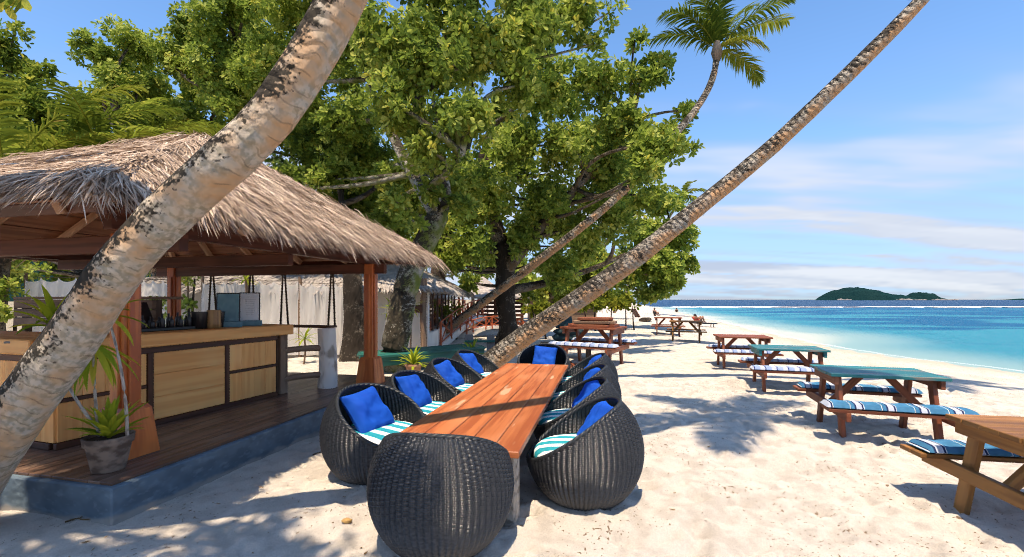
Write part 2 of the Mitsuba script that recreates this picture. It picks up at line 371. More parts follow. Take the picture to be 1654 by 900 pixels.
        q = np.stack([i * k + j, i * k + j + 1, (i + 1) * k + j + 1, (i + 1) * k + j], -1).reshape(-1, 4)
        return self.add(v.reshape(-1, 3), q, uv.reshape(-1, 2))

    def grid(self, P, uv=None):
        n, m = P.shape[:2]
        i, j = np.meshgrid(np.arange(n - 1), np.arange(m - 1), indexing='ij')
        q = np.stack([i * m + j, i * m + j + 1, (i + 1) * m + j + 1, (i + 1) * m + j], -1).reshape(-1, 4)
        return self.add(P.reshape(-1, 3), q, None if uv is None else uv.reshape(-1, 2))

    def shape(self, bsdf, smooth=False):
        return ply((np.vstack(self.v), np.vstack(self.f)), bsdf, smooth, uv=np.vstack(self.uv))


def thing(name, label, category, group=None, kind=None):
    k = numbered(name)
    labels[k] = {'label': label, 'category': category}
    if group: labels[k]['group'] = group
    if kind: labels[k]['kind'] = kind
    return k


def part(holder, name, mb, bsdf=None, smooth=False, stuff=False, label=None):
    k = numbered(holder + '__' + name)
    scene[k] = mb.shape(bsdf, smooth) if isinstance(mb, MB) else mb
    if stuff: labels[k] = {'kind': 'stuff'}
    if label: labels.setdefault(k, {})['label'] = label
    return k


def single(name, mb, bsdf, label, category, group=None, smooth=False, kind=None):
    k = thing(name, label, category, group, kind)
    scene[k] = mb.shape(bsdf, smooth) if isinstance(mb, MB) else mb
    return k


def structure(name, mb, bsdf, label, category, smooth=False, kind='structure'):
    return single(name, mb, bsdf, label, category, None, smooth, kind)


def spline(pts, n=30):
    p = np.asarray(pts, float)
    t = np.r_[0, np.cumsum(np.linalg.norm(np.diff(p[:, :3], axis=0), axis=1))]
    return CubicSpline(t, p)(np.linspace(0, t[-1], n))


def rz(a): return np.array([[math.cos(a), -math.sin(a), 0], [math.sin(a), math.cos(a), 0], [0, 0, 1]])
def norm(v): return v / (np.linalg.norm(v, axis=-1, keepdims=True) + 1e-12)


def leaves(mb, o, d, nrm, L, W, tone, fold=0.18, droop=0.0, template='leaf'):
    """Leaf blades at points o along directions d, upper sides towards nrm; one flat constant per leaf in uv.x."""
    N = len(o)
    d = norm(d); s = norm(np.cross(d, nrm)); n = np.cross(s, d)
    if template == 'leaf':
        tv = np.array([(0, 0, 0), (0.50, 0.44, 0), (0.5, 0, -fold), (0.50, -0.44, 0), (1, 0, -fold * 0.4), (0.82, 0.36, 0), (0.82, -0.36, 0)])
        tf = np.array([(0, 2, 1), (0, 3, 2), (1, 2, 5), (2, 4, 5), (2, 3, 6), (2, 6, 4)])
    else:   # strap: three segments bending down
        tv = np.array([(0, 0.28, 0), (0, -0.28, 0), (0.35, 0.5, 0), (0.35, -0.5, 0), (0.72, 0.36, 0), (0.72, -0.36, 0), (1, 0, 0)])
        tf = np.array([(0, 1, 3), (0, 3, 2), (2, 3, 5), (2, 5, 4), (4, 5, 6)])
    L, W = np.broadcast_to(L, (N,))[:, None], np.broadcast_to(W, (N,))[:, None]
    x, y, z = tv[:, 0][None], tv[:, 1][None], tv[:, 2][None]
    v = o[:, None] + (x * L)[..., None] * d[:, None] + (y * W)[..., None] * s[:, None] + (z * W)[..., None] * n[:, None]
    v[..., 2] -= np.broadcast_to(droop, (N,))[:, None] * (x ** 2) * L
    f = (np.arange(N) * len(tv))[:, None, None] + tf[None]
    uv = np.stack([np.repeat(np.broadcast_to(tone, (N,))[:, None], len(tv), 1), np.repeat(x, N, 0)], -1)
    mb.add(v.reshape(-1, 3), f.reshape(-1, 3), uv.reshape(-1, 2))


def crown(mb, clumps, leaf=0.15, dens=150, k=7, seed=1, squash=0.85, tone0=0.0):
    r_ = np.random.default_rng(seed)
    for ci, (cx, cy, cz, r) in enumerate(clumps):
        sub = [(np.zeros(3), 1.0)] if r < 0.35 else [(norm(r_.normal(size=3)) * r * r_.uniform(0.15, 0.75), r_.uniform(0.32, 0.55)) for _ in range(9)]
        for so, sr in sub:
            n = max(3, int(dens * (r * sr) ** 2 / (leaf / 0.15) ** 2))
            u = norm(r_.normal(size=(n, 3)))
            rad = r * sr * r_.random((n, 1)) ** 0.45
            o = np.array([cx, cy, cz]) + so * [1, 1, squash] + u * rad * [1, 1, squash]
            axis = norm(u * 0.8 + norm(o - [cx, cy, cz]) * 0.5 + [0, -0.10, 0.55] + r_.normal(size=(n, 3)) * 0.25)
            tw = np.clip(0.52 + tone0 + r_.normal(size=(n, 1)) * 0.24 + r_.normal() * 0.10, 0, 1)
            ref = norm(np.cross(axis, r_.normal(size=(n, 3)))); ref2 = np.cross(axis, ref)
            ph = (np.arange(k) * 2 * np.pi / k)[None] + r_.random((n, 1)) * 6 + r_.normal(size=(n, k)) * 0.3
            el = r_.uniform(0.05, 0.85, (n, k))
            d = np.cos(el)[..., None] * (np.cos(ph)[..., None] * ref[:, None] + np.sin(ph)[..., None] * ref2[:, None]) + np.sin(el)[..., None] * axis[:, None]
            base = o[:, None] + 0.02 * d + axis[:, None] * r_.uniform(-0.05, 0.05, (n, k, 1))
            up = axis[:, None] * 1.0 - d * 0.3 + r_.normal(size=(n, k, 3)) * 0.25
            L = leaf * r_.uniform(0.65, 1.2, (n, k))
            leaves(mb, base.reshape(-1, 3), d.reshape(-1, 3), up.reshape(-1, 3), L.ravel(), (L * r_.uniform(0.46, 0.64, (n, k))).ravel(),
                   np.clip(tw + r_.normal(size=(n, k)) * 0.12, 0, 1).ravel())


def limb_to(target, path, r0, seed, sag=0.0):
    r_ = np.random.default_rng(seed)
    q = np.asarray(path)[:, :3]
    below = q[:, 2] < target[2] - 0.2
    cand = q[below] if below.any() else q[:1]
    a = cand[np.argmin(np.linalg.norm(cand - target, axis=1))]
    mid = (a + target) / 2 + r_.normal(size=3) * np.linalg.norm(target - a) * 0.10 - [0, 0, sag]
    pts = spline([a, mid, target], 9)
    return pts, np.linspace(r0, r0 * 0.3, 9)


def tree(name, label, cat, trunks, clumps, bark, leafmat, leaf=0.15, dens=150, seed=1, limb=0.09, group=None, sides=16, tone0=0.0, jitter=0.16):
    """trunks: lists of (x, y, z, radius). Each clump of the crown hangs on a limb of its own."""
    k = thing(name, label, cat, group)
    paths = []
    for ti, tr in enumerate(trunks):
        p = spline(tr, max(12, int(6 * len(tr))))
        mb = MB(); mb.tube(p[:, :3], np.maximum(p[:, 3], 0.02), sides, jitter, seed + ti)
        part(k, 'trunk', mb, bark, True)
        paths.append(p[:, :3])
    allp = np.vstack(paths)
    for ci, c in enumerate(clumps):
        if c[3] > 0.3:
            pts, rr = limb_to(np.array(c[:3]), allp, min(limb, 0.05 + 0.05 * c[3]), seed * 31 + ci)
            mb = MB(); mb.tube(pts, rr, 6, 0.15, ci)
            part(k, 'limb', mb, bark, True)
    mb = MB(); crown(mb, clumps, leaf, dens, 7, seed, tone0=tone0)
    part(k, 'crown', mb, leafmat, False, True)
    return k


def frond(mb, base, az, el, L, droop, leaf_len, n=44, seed=0, width=0.045, hang=0.5, tone=0.5):
    """One feather frond: a bending midrib with leaflets down both sides."""
    r_ = np.random.default_rng(seed)
    t = np.linspace(0, 1, 14)
    h = np.array([math.cos(az), math.sin(az), 0])
    ang = el - droop * t ** 1.3
    step = L / 13
    x = np.r_[0, np.cumsum(np.cos(ang[:-1]) * step)]; z = np.r_[0, np.cumsum(np.sin(ang[:-1]) * step)]
    p = np.asarray(base) + x[:, None] * h + z[:, None] * [0, 0, 1]
    m2 = MB(); m2.tube(p, np.linspace(0.028, 0.004, 14) * L / 3, 5, caps=False)
    mb.add(m2.v[0], m2.f[0], np.stack([np.full(len(m2.v[0]), 0.9), np.zeros(len(m2.v[0]))], 1))
    s = np.linspace(0.10, 0.99, n)
    P = np.stack([np.interp(s, t, p[:, i]) for i in range(3)], 1)
    tg = norm(np.stack([np.interp(s, t, np.gradient(p[:, i])) for i in range(3)], 1))
    side = np.array([-math.sin(az), math.cos(az), 0])
    ll = leaf_len * np.sin(np.pi * (0.12 + 0.83 * s)) ** 0.7 * r_.uniform(0.85, 1.1, n)
    for sg in (1, -1):
        d = norm(side * sg * (0.9) + tg * (0.35 + 0.6 * s[:, None]) + np.array([0, 0, 0.25]) + r_.normal(size=(n, 3)) * 0.10)
        leaves(mb, P, d, np.cross(tg, side) * np.array([1, 1, 1]) * np.sign(np.cross(tg, side)[:, 2:] + 1e-9) + 0.2 * r_.normal(size=(n, 3)), ll, width, np.clip(tone + r_.normal(size=n) * 0.15, 0, 1), droop=hang * r_.uniform(0.6, 1.3, n), template='strap')


def rosette(holder, name, base, n, L, W, seed, el=(0.2, 1.3), droop=0.5, bsdf='mat_strap_leaf', axis=(0, 0, 1), split=True, tone=0.5):
    r_ = np.random.default_rng(seed)
    rest = MB()
    for i in range(n):
        az = i * 2.399 + r_.normal() * 0.25
        e = el[0] + (el[1] - el[0]) * (i / max(1, n - 1)) + r_.normal() * 0.12
        l = L * r_.uniform(0.75, 1.1)
        m = 7
        t = np.linspace(0, 1, m)
        a = e - droop * t ** 1.4 * r_.uniform(0.6, 1.5)
        x = np.r_[0, np.cumsum(np.cos(a[:-1])) * l / (m - 1)]; z = np.r_[0, np.cumsum(np.sin(a[:-1])) * l / (m - 1)]
        h = np.array([math.cos(az), math.sin(az), 0]); sd = np.array([-math.sin(az), math.cos(az), 0])
        c = np.asarray(base) + x[:, None] * h + z[:, None] * [0, 0, 1]
        w = W * np.array([0.45, 0.75, 1.0, 1.0, 0.82, 0.5, 0.03]) / 2
        up = np.cross(np.gradient(c, axis=0), sd); up = norm(up) * np.sign(up[:, 2:].mean() + 1e-9)
        P = np.stack([c + w[:, None] * sd + up * w[:, None] * 0.4, c, c - w[:, None] * sd + up * w[:, None] * 0.4], 1)
        tn = np.clip(tone + r_.normal() * 0.2, 0, 1)
        uv = np.stack([np.full((m, 3), tn), np.repeat(t[:, None], 3, 1)], -1)
        mb = MB() if split else rest
        mb.grid(P, uv)
        if split: part(holder, name, mb, bsdf, True)
    if not split: part(holder, name, rest, bsdf, True, True)


def T4(loc, ang=0.0): return T().translate(list(map(float, loc))).rotate([0, 0, 1], math.degrees(ang))

# ================================================================== THE SETTING


def ground_h(x, y):
    s = x - shore_np(y)
    z = -0.5 * ss_np(-9, 0, s) - np.maximum(s, 0) * 0.06
    return np.maximum(z, -4.0)


def axis(segs):
    out = []
    for a, b, st in segs:
        out.append(np.arange(a, b, st))
    return np.concatenate(out + [[segs[-1][1]]])


gx = np.concatenate([-np.geomspace(3000, 14, 40), axis([(-12, -5, 0.25), (-5, 8, 0.05), (8, 24, 0.25)]), np.geomspace(25, 900, 30)])
gy = np.concatenate([-np.geomspace(600, 5, 14), axis([(-4, 1.6, 0.35), (1.6, 9.0, 0.05), (9, 24, 0.15), (24, 80, 0.8)]), np.geomspace(82, 2500, 34)])
GX, GY = np.meshgrid(gx, gy, indexing='ij')
GZ = ground_h(GX, GY)
near = ss_np(60, 20, np.hypot(GX, GY))
lump = (meshkit.fbm(np.stack([GX * 0.9, GY * 0.9, 0 * GX], -1), 3, 3) - 0.5) * 0.10 + (meshkit.fbm(np.stack([GX * 4.0, GY * 4.0, 0 * GX], -1), 3, 8) - 0.5) * 0.05
pit = np.zeros_like(GZ)
r_ = np.random.default_rng(3)
for _ in range(1300):
    px, py = r_.uniform(-2.2, 8), r_.uniform(1.9, 9)
    a, L, W, dep = r_.uniform(0, 3.14), r_.uniform(0.08, 0.15), r_.uniform(0.05, 0.08), r_.uniform(0.010, 0.040)
    ix, iy = np.searchsorted(gx, (px - 0.6, px + 0.6)), np.searchsorted(gy, (py - 0.6, py + 0.6))
    sl = (slice(*ix), slice(*iy))
    dx, dy = GX[sl] - px, GY[sl] - py
    q = ((dx * math.cos(a) + dy * math.sin(a)) / L) ** 2 + ((-dx * math.sin(a) + dy * math.cos(a)) / W) ** 2
    pit[sl] += dep * (-np.exp(-q) + 0.55 * np.exp(-(np.sqrt(q) - 1.5) ** 2 * 5))
_tu = np.array([0.2, 0.98]) / np.hypot(0.2, 0.98); _tr = np.array([_tu[1], -_tu[0]]); _ta = np.array([0.049, 3.03]) - _tr * 0.49
FEET = [(*(_ta + _tu * u + _tr * r), 0.27) for u, r in ((0.86, -1.0), (1.78, -0.95), (2.92, -0.95), (3.90, -0.92))] + [(0.585, 3.72, 0.27), (0.675, 4.68, 0.27), (0.875, 5.68, 0.27), (1.07, 6.68, 0.27), (-0.46, 3.02, 0.27), (0.55, 8.02, 0.27)]
for (px, py, ang_) in ((3.82, 3.04, -10), (4.33, 5.48, -18), (4.95, 8.26, -17), (5.39, 10.75, -15)):
    ca, sa = math.cos(math.radians(ang_)), math.sin(math.radians(ang_))
    FEET += [(px + ca * ex - sa * ey, py + sa * ex + ca * ey, 0.07) for ex in (-0.45, 0.45) for ey in (-0.42, 0.42)]
for (px, py, rr_) in FEET:
    q = np.hypot(GX - px, GY - py)
    ang_ = np.arctan2(GY - py, GX - px)
    pit += (0.022 if rr_ > 0.2 else 0.016) * np.exp(-((q - rr_ * 1.12) / (0.09 if rr_ > 0.2 else 0.06)) ** 2) * (0.55 + 0.45 * np.sin(ang_ * 2 + px * 9) + 0.3 * np.sin(ang_ * 5 + py * 7))
dryness = ss_np(-3, -7, GX - shore_np(GY))
GZ = GZ + near * (lump * (0.2 + 0.8 * dryness) + pit)
mb = MB(); mb.grid(np.stack([GX, GY, GZ], -1))
structure('sand_ground', MB().add(mb.v[0], mb.f[0][:, ::-1]), 'mat_sand', 'pale coral sand beach with footprints, running down to the lagoon', 'sand', True)


def ground_at(x, y):
    i = np.clip(np.searchsorted(gx, x), 1, len(gx) - 1); j = np.clip(np.searchsorted(gy, y), 1, len(gy) - 1)
    return float(GZ[i - 1:i + 1, j - 1:j + 1].mean())


sx = np.concatenate([-np.geomspace(6000, 10, 10), np.linspace(8, 60, 40), np.geomspace(63, 8000, 40)])
sy = np.concatenate([-np.geomspace(600, 5, 6), np.linspace(0, 60, 40), np.geomspace(63, 9000, 50)])
A, B = np.meshgrid(sx, sy, indexing='ij')
mb = MB(); mb.grid(np.stack([A, B, np.full_like(A, -0.5)], -1))
structure('sea_water', MB().add(mb.v[0], mb.f[0][:, ::-1]), 'mat_sea', 'turquoise lagoon turning navy beyond the reef', 'sea', True)

# distant hill behind the left trees, and the islands


def mound(cx, cy, rx, ry, h, seed, n=60, base=-1.0, rough=0.35):
    u = np.linspace(-1, 1, n)
    U, V = np.meshgrid(u, u, indexing='ij')
    q = np.sqrt(U ** 2 + V ** 2)
    hh = np.clip(1 - q ** 2, 0, 1) ** 0.8
    f = meshkit.fbm(np.stack([U * 3.5, V * 3.5, 0 * U], -1), 5, seed)
    fine = meshkit.fbm(np.stack([U * 16, V * 16, 0 * U], -1), 3, seed + 3)
    Z = base + h * hh * (1 - rough + 2 * rough * f) + (fine - 0.5) * h * 0.14 * (hh > 0)
    m = MB(); m.grid(np.stack([cx + U * rx, cy + V * ry, Z], -1))
    return MB().add(m.v[0], m.f[0][:, ::-1])


structure('hill', mound(-430, 560, 300, 200, 175, 4), 'mat_island', 'green wooded hill far behind the trees', 'hill', True)
k = thing('island', 'dark green wooded island with a rocky foot, on the horizon', 'island', kind='structure')
mb = MB()
for (cx, cy, rx, ry, h, sd) in ((1125, 1500, 110, 110, 40, 2), (1215, 1520, 110, 100, 23, 5), (1060, 1500, 55, 70, 15, 11), (1352, 1515, 50, 60, 26, 8), (1390, 1510, 30, 50, 10, 9), (1290, 1515, 60, 50, 9, 12)):
    m = mound(cx, cy, rx, ry, h, sd, 46, -1.5); mb.add(m.v[0], m.f[0])
part(k, 'forest', mb, 'mat_island', True)
mb = MB()
r_ = np.random.default_rng(4)
for i in range(46):
    a = r_.uniform(0, 1)
    cx = 1010 + a * 400
    s = r_.uniform(3, 8)
    v = trimesh.creation.icosphere(subdivisions=1, radius=1.0)
    vv = v.vertices * [s * 1.6, s, s * 0.55] * (0.8 + 0.4 * meshkit.noise(v.vertices * 3, i))[:, None]
    mb.add(vv + [cx, 1408 + 60 * abs(a - 0.4) + r_.uniform(-8, 8), 0], v.faces)
part(k, 'rocks', mb, 'mat_rock', False, True)
single('far_island', mound(2470, 2200, 110, 60, 7, 6, 30), 'mat_island', 'tiny low island at the right end of the horizon', 'island', smooth=True, kind='structure')

# reef line: broken strips of surf and reef rock at the edge of the lagoon
r_ = np.random.default_rng(9)
mb, mr = MB(), MB()
for i in range(150):
    x = r_.uniform(46, 330)
    y = 126 + (x - 46) * 0.02 + r_.normal() * 4 - 0.1 * max(0, x - 140)
    L = r_.uniform(2, 10)
    b = trimesh.creation.icosphere(subdivisions=1)
    if r_.random() < 0.62:
        mb.add(b.vertices * [L, 0.9, r_.uniform(0.10, 0.34)] * (0.7 + 0.6 * meshkit.noise(b.vertices * 2.5, i))[:, None] + [x, y, -0.5], b.faces)
    else:
        mr.add(b.vertices * [L * 0.6, 1.2, r_.uniform(0.1, 0.26)] * (0.7 + 0.6 * meshkit.noise(b.vertices * 2.5, i))[:, None] + [x, y - 5, -0.5], b.faces)
single('reef_foam', mb, 'mat_foam', 'white line of surf breaking along the reef', 'surf', kind='stuff')
single('reef_rocks', mr, 'mat_rock', 'grey reef rocks showing at the edge of the lagoon', 'reef', kind='stuff')

# ================================================================== THE BAR HUT
HO = np.array([-2.85, 3.26, 0.0]); HD = np.array([0.228, 0.974, 0]); HE = np.array([-0.974, 0.228, 0])
HA = math.atan2(HD[1], HD[0])
DECK = 0.274


def hut(a, b, z): return HO + a * HD + b * HE + np.array([0, 0, z])


deck = thing('bar_deck', 'low dark plank deck on a blue painted plinth under the thatched bar', 'deck')
AL, BL = 4.75, 5.6
mb = MB(); mb.beam(hut(0, BL / 2, (DECK - 0.022 - 0.12) / 2), hut(AL, BL / 2, (DECK - 0.022 - 0.12) / 2), BL, DECK - 0.022 + 0.12, bev=0.012)
part(deck, 'plinth', mb, 'mat_plinth')
pw = 0.118
for i in range(int((BL - 0.06) / pw)):
    b = 0.05 + pw * (i + 0.5)
    cut = rng.uniform(1.2, 3.6)
    for a0, a1 in ((0.04, cut - 0.002), (cut + 0.002, AL - 0.04)):
        z = DECK - 0.0125 + rng.uniform(-0.0015, 0.0015)
        mb = MB(); mb.beam(hut(a0, b, z), hut(a1, b, z), pw - 0.006, 0.022, bev=0.003)
        part(deck, 'plank', mb, 'mat_deck')

pav = thing('thatched_pavilion', 'open thatched roof pavilion on red brown posts sheltering the bar', 'pavilion')
PA, PB = (0.62, 4.05), (0.42, 4.2)
ZB = 2.16
for (a, b) in ((0.53, 0.58), (0.60, 4.2), (4.02, 0.31), (4.05, 4.2)):
    for _ in (0,):
        mb = MB()
        mb.beam(hut(a, b, DECK + 0.0), hut(a, b, ZB), 0.15, 0.15, up=HD, bev=0.008)
        pk = part(pav, 'post', mb, 'mat_post')
        for s1, s2 in ((1, 0), (-1, 0), (0, 1), (0, -1)):
            mb = MB()
            q = 0.0875
            if s1: mb.beam(hut(a + s1 * q, b, DECK + 0.36), hut(a + s1 * q, b, ZB - 0.16), 0.085, 0.024, up=HD, bev=0.004)
            else: mb.beam(hut(a, b + s2 * q, DECK + 0.36), hut(a, b + s2 * q, ZB - 0.16), 0.024, 0.085, up=HD, bev=0.004)
            part(pk, 'trim_board', mb, 'mat_post')
        # flared foot of four sloping boards
        hgt, t0, t1 = 0.42, 0.125, 0.165
        v = []
        for h, w in ((0, t1), (hgt - 0.03, t0), (hgt, t0 - 0.02)):
            for sx_, sy_ in ((-1, -1), (1, -1), (1, 1), (-1, 1)):
                v.append(hut(a + sx_ * w, b + sy_ * w, DECK + 0.003 + h))
        f = []
        for r in range(2):
            for i in range(4):
                f.append((r * 4 + i, r * 4 + (i + 1) % 4, r * 4 + 4 + (i + 1) % 4, r * 4 + 4 + i))
        f.append((8, 9, 10, 11))
        f = [q[::-1] for q in f]
        v = np.array(v)
        vv, ff, uu = [], [], []
        for q in f:
            n0 = len(vv)
            u0 = 50 * rng.integers(1, 40) + 3
            for m_, c_ in enumerate(q):
                vv.append(v[c_]); uu.append((u0 + v[c_][2], 0.2 * (m_ in (1, 2))))
            ff.append((n0, n0 + 1, n0 + 2, n0 + 3))
        part(pav, 'post_foot', MB().add(vv, ff, uu), 'mat_post')

EA, EB, RA, RB = (-0.40, 4.70), (-0.42, 5.25), 2.40, (1.75, 3.05)
ZE, ZR = 2.29, 3.67
# ring beams on the posts, then rafters and roof boards
for b in PB:
    mb = MB(); mb.beam(hut(PA[0] - 0.35, b, ZB + 0.075), hut(PA[1] + 0.35, b, ZB + 0.075), 0.09, 0.15); part(pav, 'beam', mb, 'mat_beam')
for a in PA:
    mb = MB(); mb.beam(hut(a, PB[0] - 0.35, ZB - 0.075), hut(a, PB[1] + 0.35, ZB - 0.075), 0.09, 0.148); part(pav, 'beam', mb, 'mat_beam')
mb = MB(); mb.beam(hut(2.35, PB[0], ZB - 0.07), hut(2.35, PB[1], ZB - 0.07), 0.09, 0.136); part(pav, 'beam', mb, 'mat_beam')
cor = {(i, j): hut(EA[i], EB[j], ZE) for i in (0, 1) for j in (0, 1)}
rid = [hut(RA, RB[0], ZR), hut(RA, RB[1], ZR)]
faces = {'right': (cor[0, 0], cor[1, 0], rid[0], rid[0]), 'front': (cor[0, 1], cor[0, 0], rid[0], rid[1]),
         'back': (cor[1, 0], cor[1, 1], rid[1], rid[0]), 'left': (cor[1, 1], cor[0, 1], rid[1], rid[1])}
cen = hut(2.3, 2.4, 1.0)


def face_frame(F):
    e0, e1, t1, t0 = F
    n = np.cross(e1 - e0, (t0 + t1) / 2 - e0); n /= np.linalg.norm(n)
    if n[2] < 0: n = -n
    return n


for nm, F in faces.items():
    e0, e1, t1, t0 = F
    n = face_frame(F)
    # roof boards: strips from eave to ridge, 7 courses
    for c in range(7):
        s0, s1 = c / 7 + 0.004, (c + 1) / 7 - 0.004
        q = [e0 + (t0 - e0) * s0, e1 + (t1 - e1) * s0, e1 + (t1 - e1) * s1, e0 + (t0 - e0) * s1]
        q = np.array(q) - n * 0.07
        v = np.vstack([q, q - n * 0.012])
        L = np.linalg.norm(q[1] - q[0])
        u0 = 50 * rng.integers(1, 40) + 2
        uv = np.array([(u0, 0), (u0 + L, 0), (u0 + L, 0.25), (u0, 0.25)] * 2)
        part(pav, 'roof_board', MB().add(v, np.array([(0, 1, 2, 3), (7, 6, 5, 4), (0, 4, 5, 1), (1, 5, 6, 2), (2, 6, 7, 3), (3, 7, 4, 0)]), uv), 'mat_roof_wood')
    m = 6 if nm in ('right', 'left') else 6
    for i in range(m):
        u = (i + 0.5) / m
        a0 = e0 + (e1 - e0) * u; a1 = t0 + (t1 - t0) * u
        if nm in ('right', 'left'):   # rafters run square to the eave up to the hips
            sl = norm((t0 + t1) / 2 - (e0 + e1) / 2)
            a1 = a0 + sl * np.linalg.norm((t0 + t1) / 2 - (e0 + e1) / 2) * (1 - abs(2 * u - 1)) * 0.97
        mb = MB(); mb.beam(a0 - n * 0.135 + (a1 - a0) * 0.03, a1 - n * 0.135, 0.05, 0.09, up=n); part(pav, 'rafter', mb, 'mat_rafter')
    for e in ((e0, t0),):
        mb = MB(); mb.beam(e[0] - [0, 0, 0.15] + (e[1] - e[0]) * 0.03, e[1] - [0, 0, 0.17], 0.06, 0.1); part(pav, 'hip_rafter', mb, 'mat_beam')
    # eave board
    mb = MB(); mb.beam(e0 + (t0 - e0) * 0.05 - n * 0.15, e1 + (t1 - e1) * 0.05 - n * 0.15, 0.035, 0.085, up=n); part(pav, 'eave_board', mb, 'mat_beam')


def thatch_face(F, per_row, rows, seed, L=0.36):
    r_ = np.random.default_rng(seed)
    e0, e1, t1, t0 = F
    n = face_frame(F)
    o, d, nn, ll = [], [], [], []
    along = norm(e1 - e0)
    dn = norm((e0 + e1) / 2 - (t0 + t1) / 2)
    for r in range(rows):
        s = (r + 0.15) / rows
        a, b = e0 + (t0 - e0) * s, e1 + (t1 - e1) * s
        m = max(6, int(per_row * np.linalg.norm(b - a) / np.linalg.norm(e1 - e0)))
        if r < 3: m = int(m * 1.5)
        u = r_.uniform(-0.02, 1.02, m)
        p = a + (b - a) * u[:, None] + dn * r_.uniform(-0.08, 0.06, (m, 1)) + n * (r_.uniform(-0.03, 0.085, (m, 1)) + 0.05 * (meshkit.noise(np.stack([u * 9, 0 * u + s * 6, 0 * u], 1), seed)[:, None] - 0.5))
        fan = (u - 0.5) * 0.55      # the strands fan out towards the hips
        sway = (meshkit.noise(np.stack([u * 22, 0 * u + r * 0.45, 0 * u], 1), seed + 5) - 0.5) * 0.9
        q = dn + along * (fan + sway + r_.normal(size=m) * 0.2)[:, None] + n * r_.uniform(-0.03, 0.20, (m, 1))
        if r < 2: q = q + np.array([0, 0, -0.30]) * r_.uniform(0.2, 1.4, (m, 1))
        o.append(p); d.append(q); nn.append(n + r_.normal(size=(m, 3)) * 0.35); ll.append(L * r_.uniform(0.45, 1.05, m) * (1.0 if r > 1 else r_.uniform(0.5, 0.8)))
    return np.vstack(o), np.vstack(d), np.vstack(nn), np.concatenate(ll)


mb = MB()
for nm, pr, rows in (('right', 1050, 50), ('front', 1000, 48), ('back', 240, 14), ('left', 200, 12)):
    o, d, nn, ll = thatch_face(faces[nm], pr, rows, len(nm) * 3)
    r_ = np.random.default_rng(len(nm))
    leaves(mb, o, d, nn, ll, r_.uniform(0.005, 0.017, len(o)), np.clip(r_.normal(0.5, 0.36, len(o)), 0, 1), droop=r_.uniform(0.0, 0.4, len(o)), template='strap')
# hip and ridge caps, and loose tufts
r_ = np.random.default_rng(77)
for (a, b) in ((cor[0, 0], rid[0]), (cor[1, 0], rid[0]), (cor[0, 1], rid[1]), (cor[1, 1], rid[1]), (rid[0], rid[1])):
    m = 260 if a is cor[0, 0] else 1300
    u = r_.random((m, 1)) ** (0.6 if a is cor[0, 0] else 1)
    p = a + (b - a) * u + [0, 0, 0.06] + r_.normal(size=(m, 3)) * 0.03
    out = norm((a if abs((b - a)[2]) > 0.1 else p) - cen) if abs((b - a)[2]) > 0.1 else np.zeros(3)
    dl = norm(a - b) if abs((b - a)[2]) > 0.1 else np.array([0, 0, 0.0])
    q = dl + norm(np.cross(norm(b - a), [0, 0, 1.0])) * r_.normal(size=(m, 1)) * 0.9 + [0, 0, -0.18]
    leaves(mb, p, q, np.array([0, 0, 1.0]) + r_.normal(size=(m, 3)) * 0.4, 0.45 * r_.uniform(0.5, 1.1, m), r_.uniform(0.008, 0.021, m), np.clip(r_.normal(0.5, 0.28, m), 0, 1), droop=0.45, template='strap')
part(pav, 'thatch', mb, 'mat_thatch', False, True)
# underlay so that no light leaks between the strands
mb = MB()
for nm, F in faces.items():
    n = face_frame(F)
    q = np.array(F) - n * 0.055
    mb.add(np.vstack([q, q + n * 0.03]), np.array([(0, 1, 2, 3), (7, 6, 5, 4), (0, 4, 5, 1)]), np.full((8, 2), 0.12))
part(pav, 'thatch_underlay', mb, 'mat_thatch')

# ---- bar counter
K1, K2 = np.array([-4.03, 4.05, 0]), np.array([-3.27, 6.33, 0])
CD = norm(K2 - K1); CN = np.array([CD[1], -CD[0], 0]); CL = float(np.linalg.norm(K2 - K1))
SD = np.array([-0.955, 0.297, 0]); SN = np.array([-SD[1] * -1, 0, 0]); SN = np.array([-0.297, -0.955, 0])
ZT, ZU = 1.25, 1.11


def cnt(t, o, z): return K1 + CD * t * CL + CN * o + np.array([0, 0, z])
def sid(s, o, z): return K1 + SD * s + SN * o + np.array([0, 0, z])


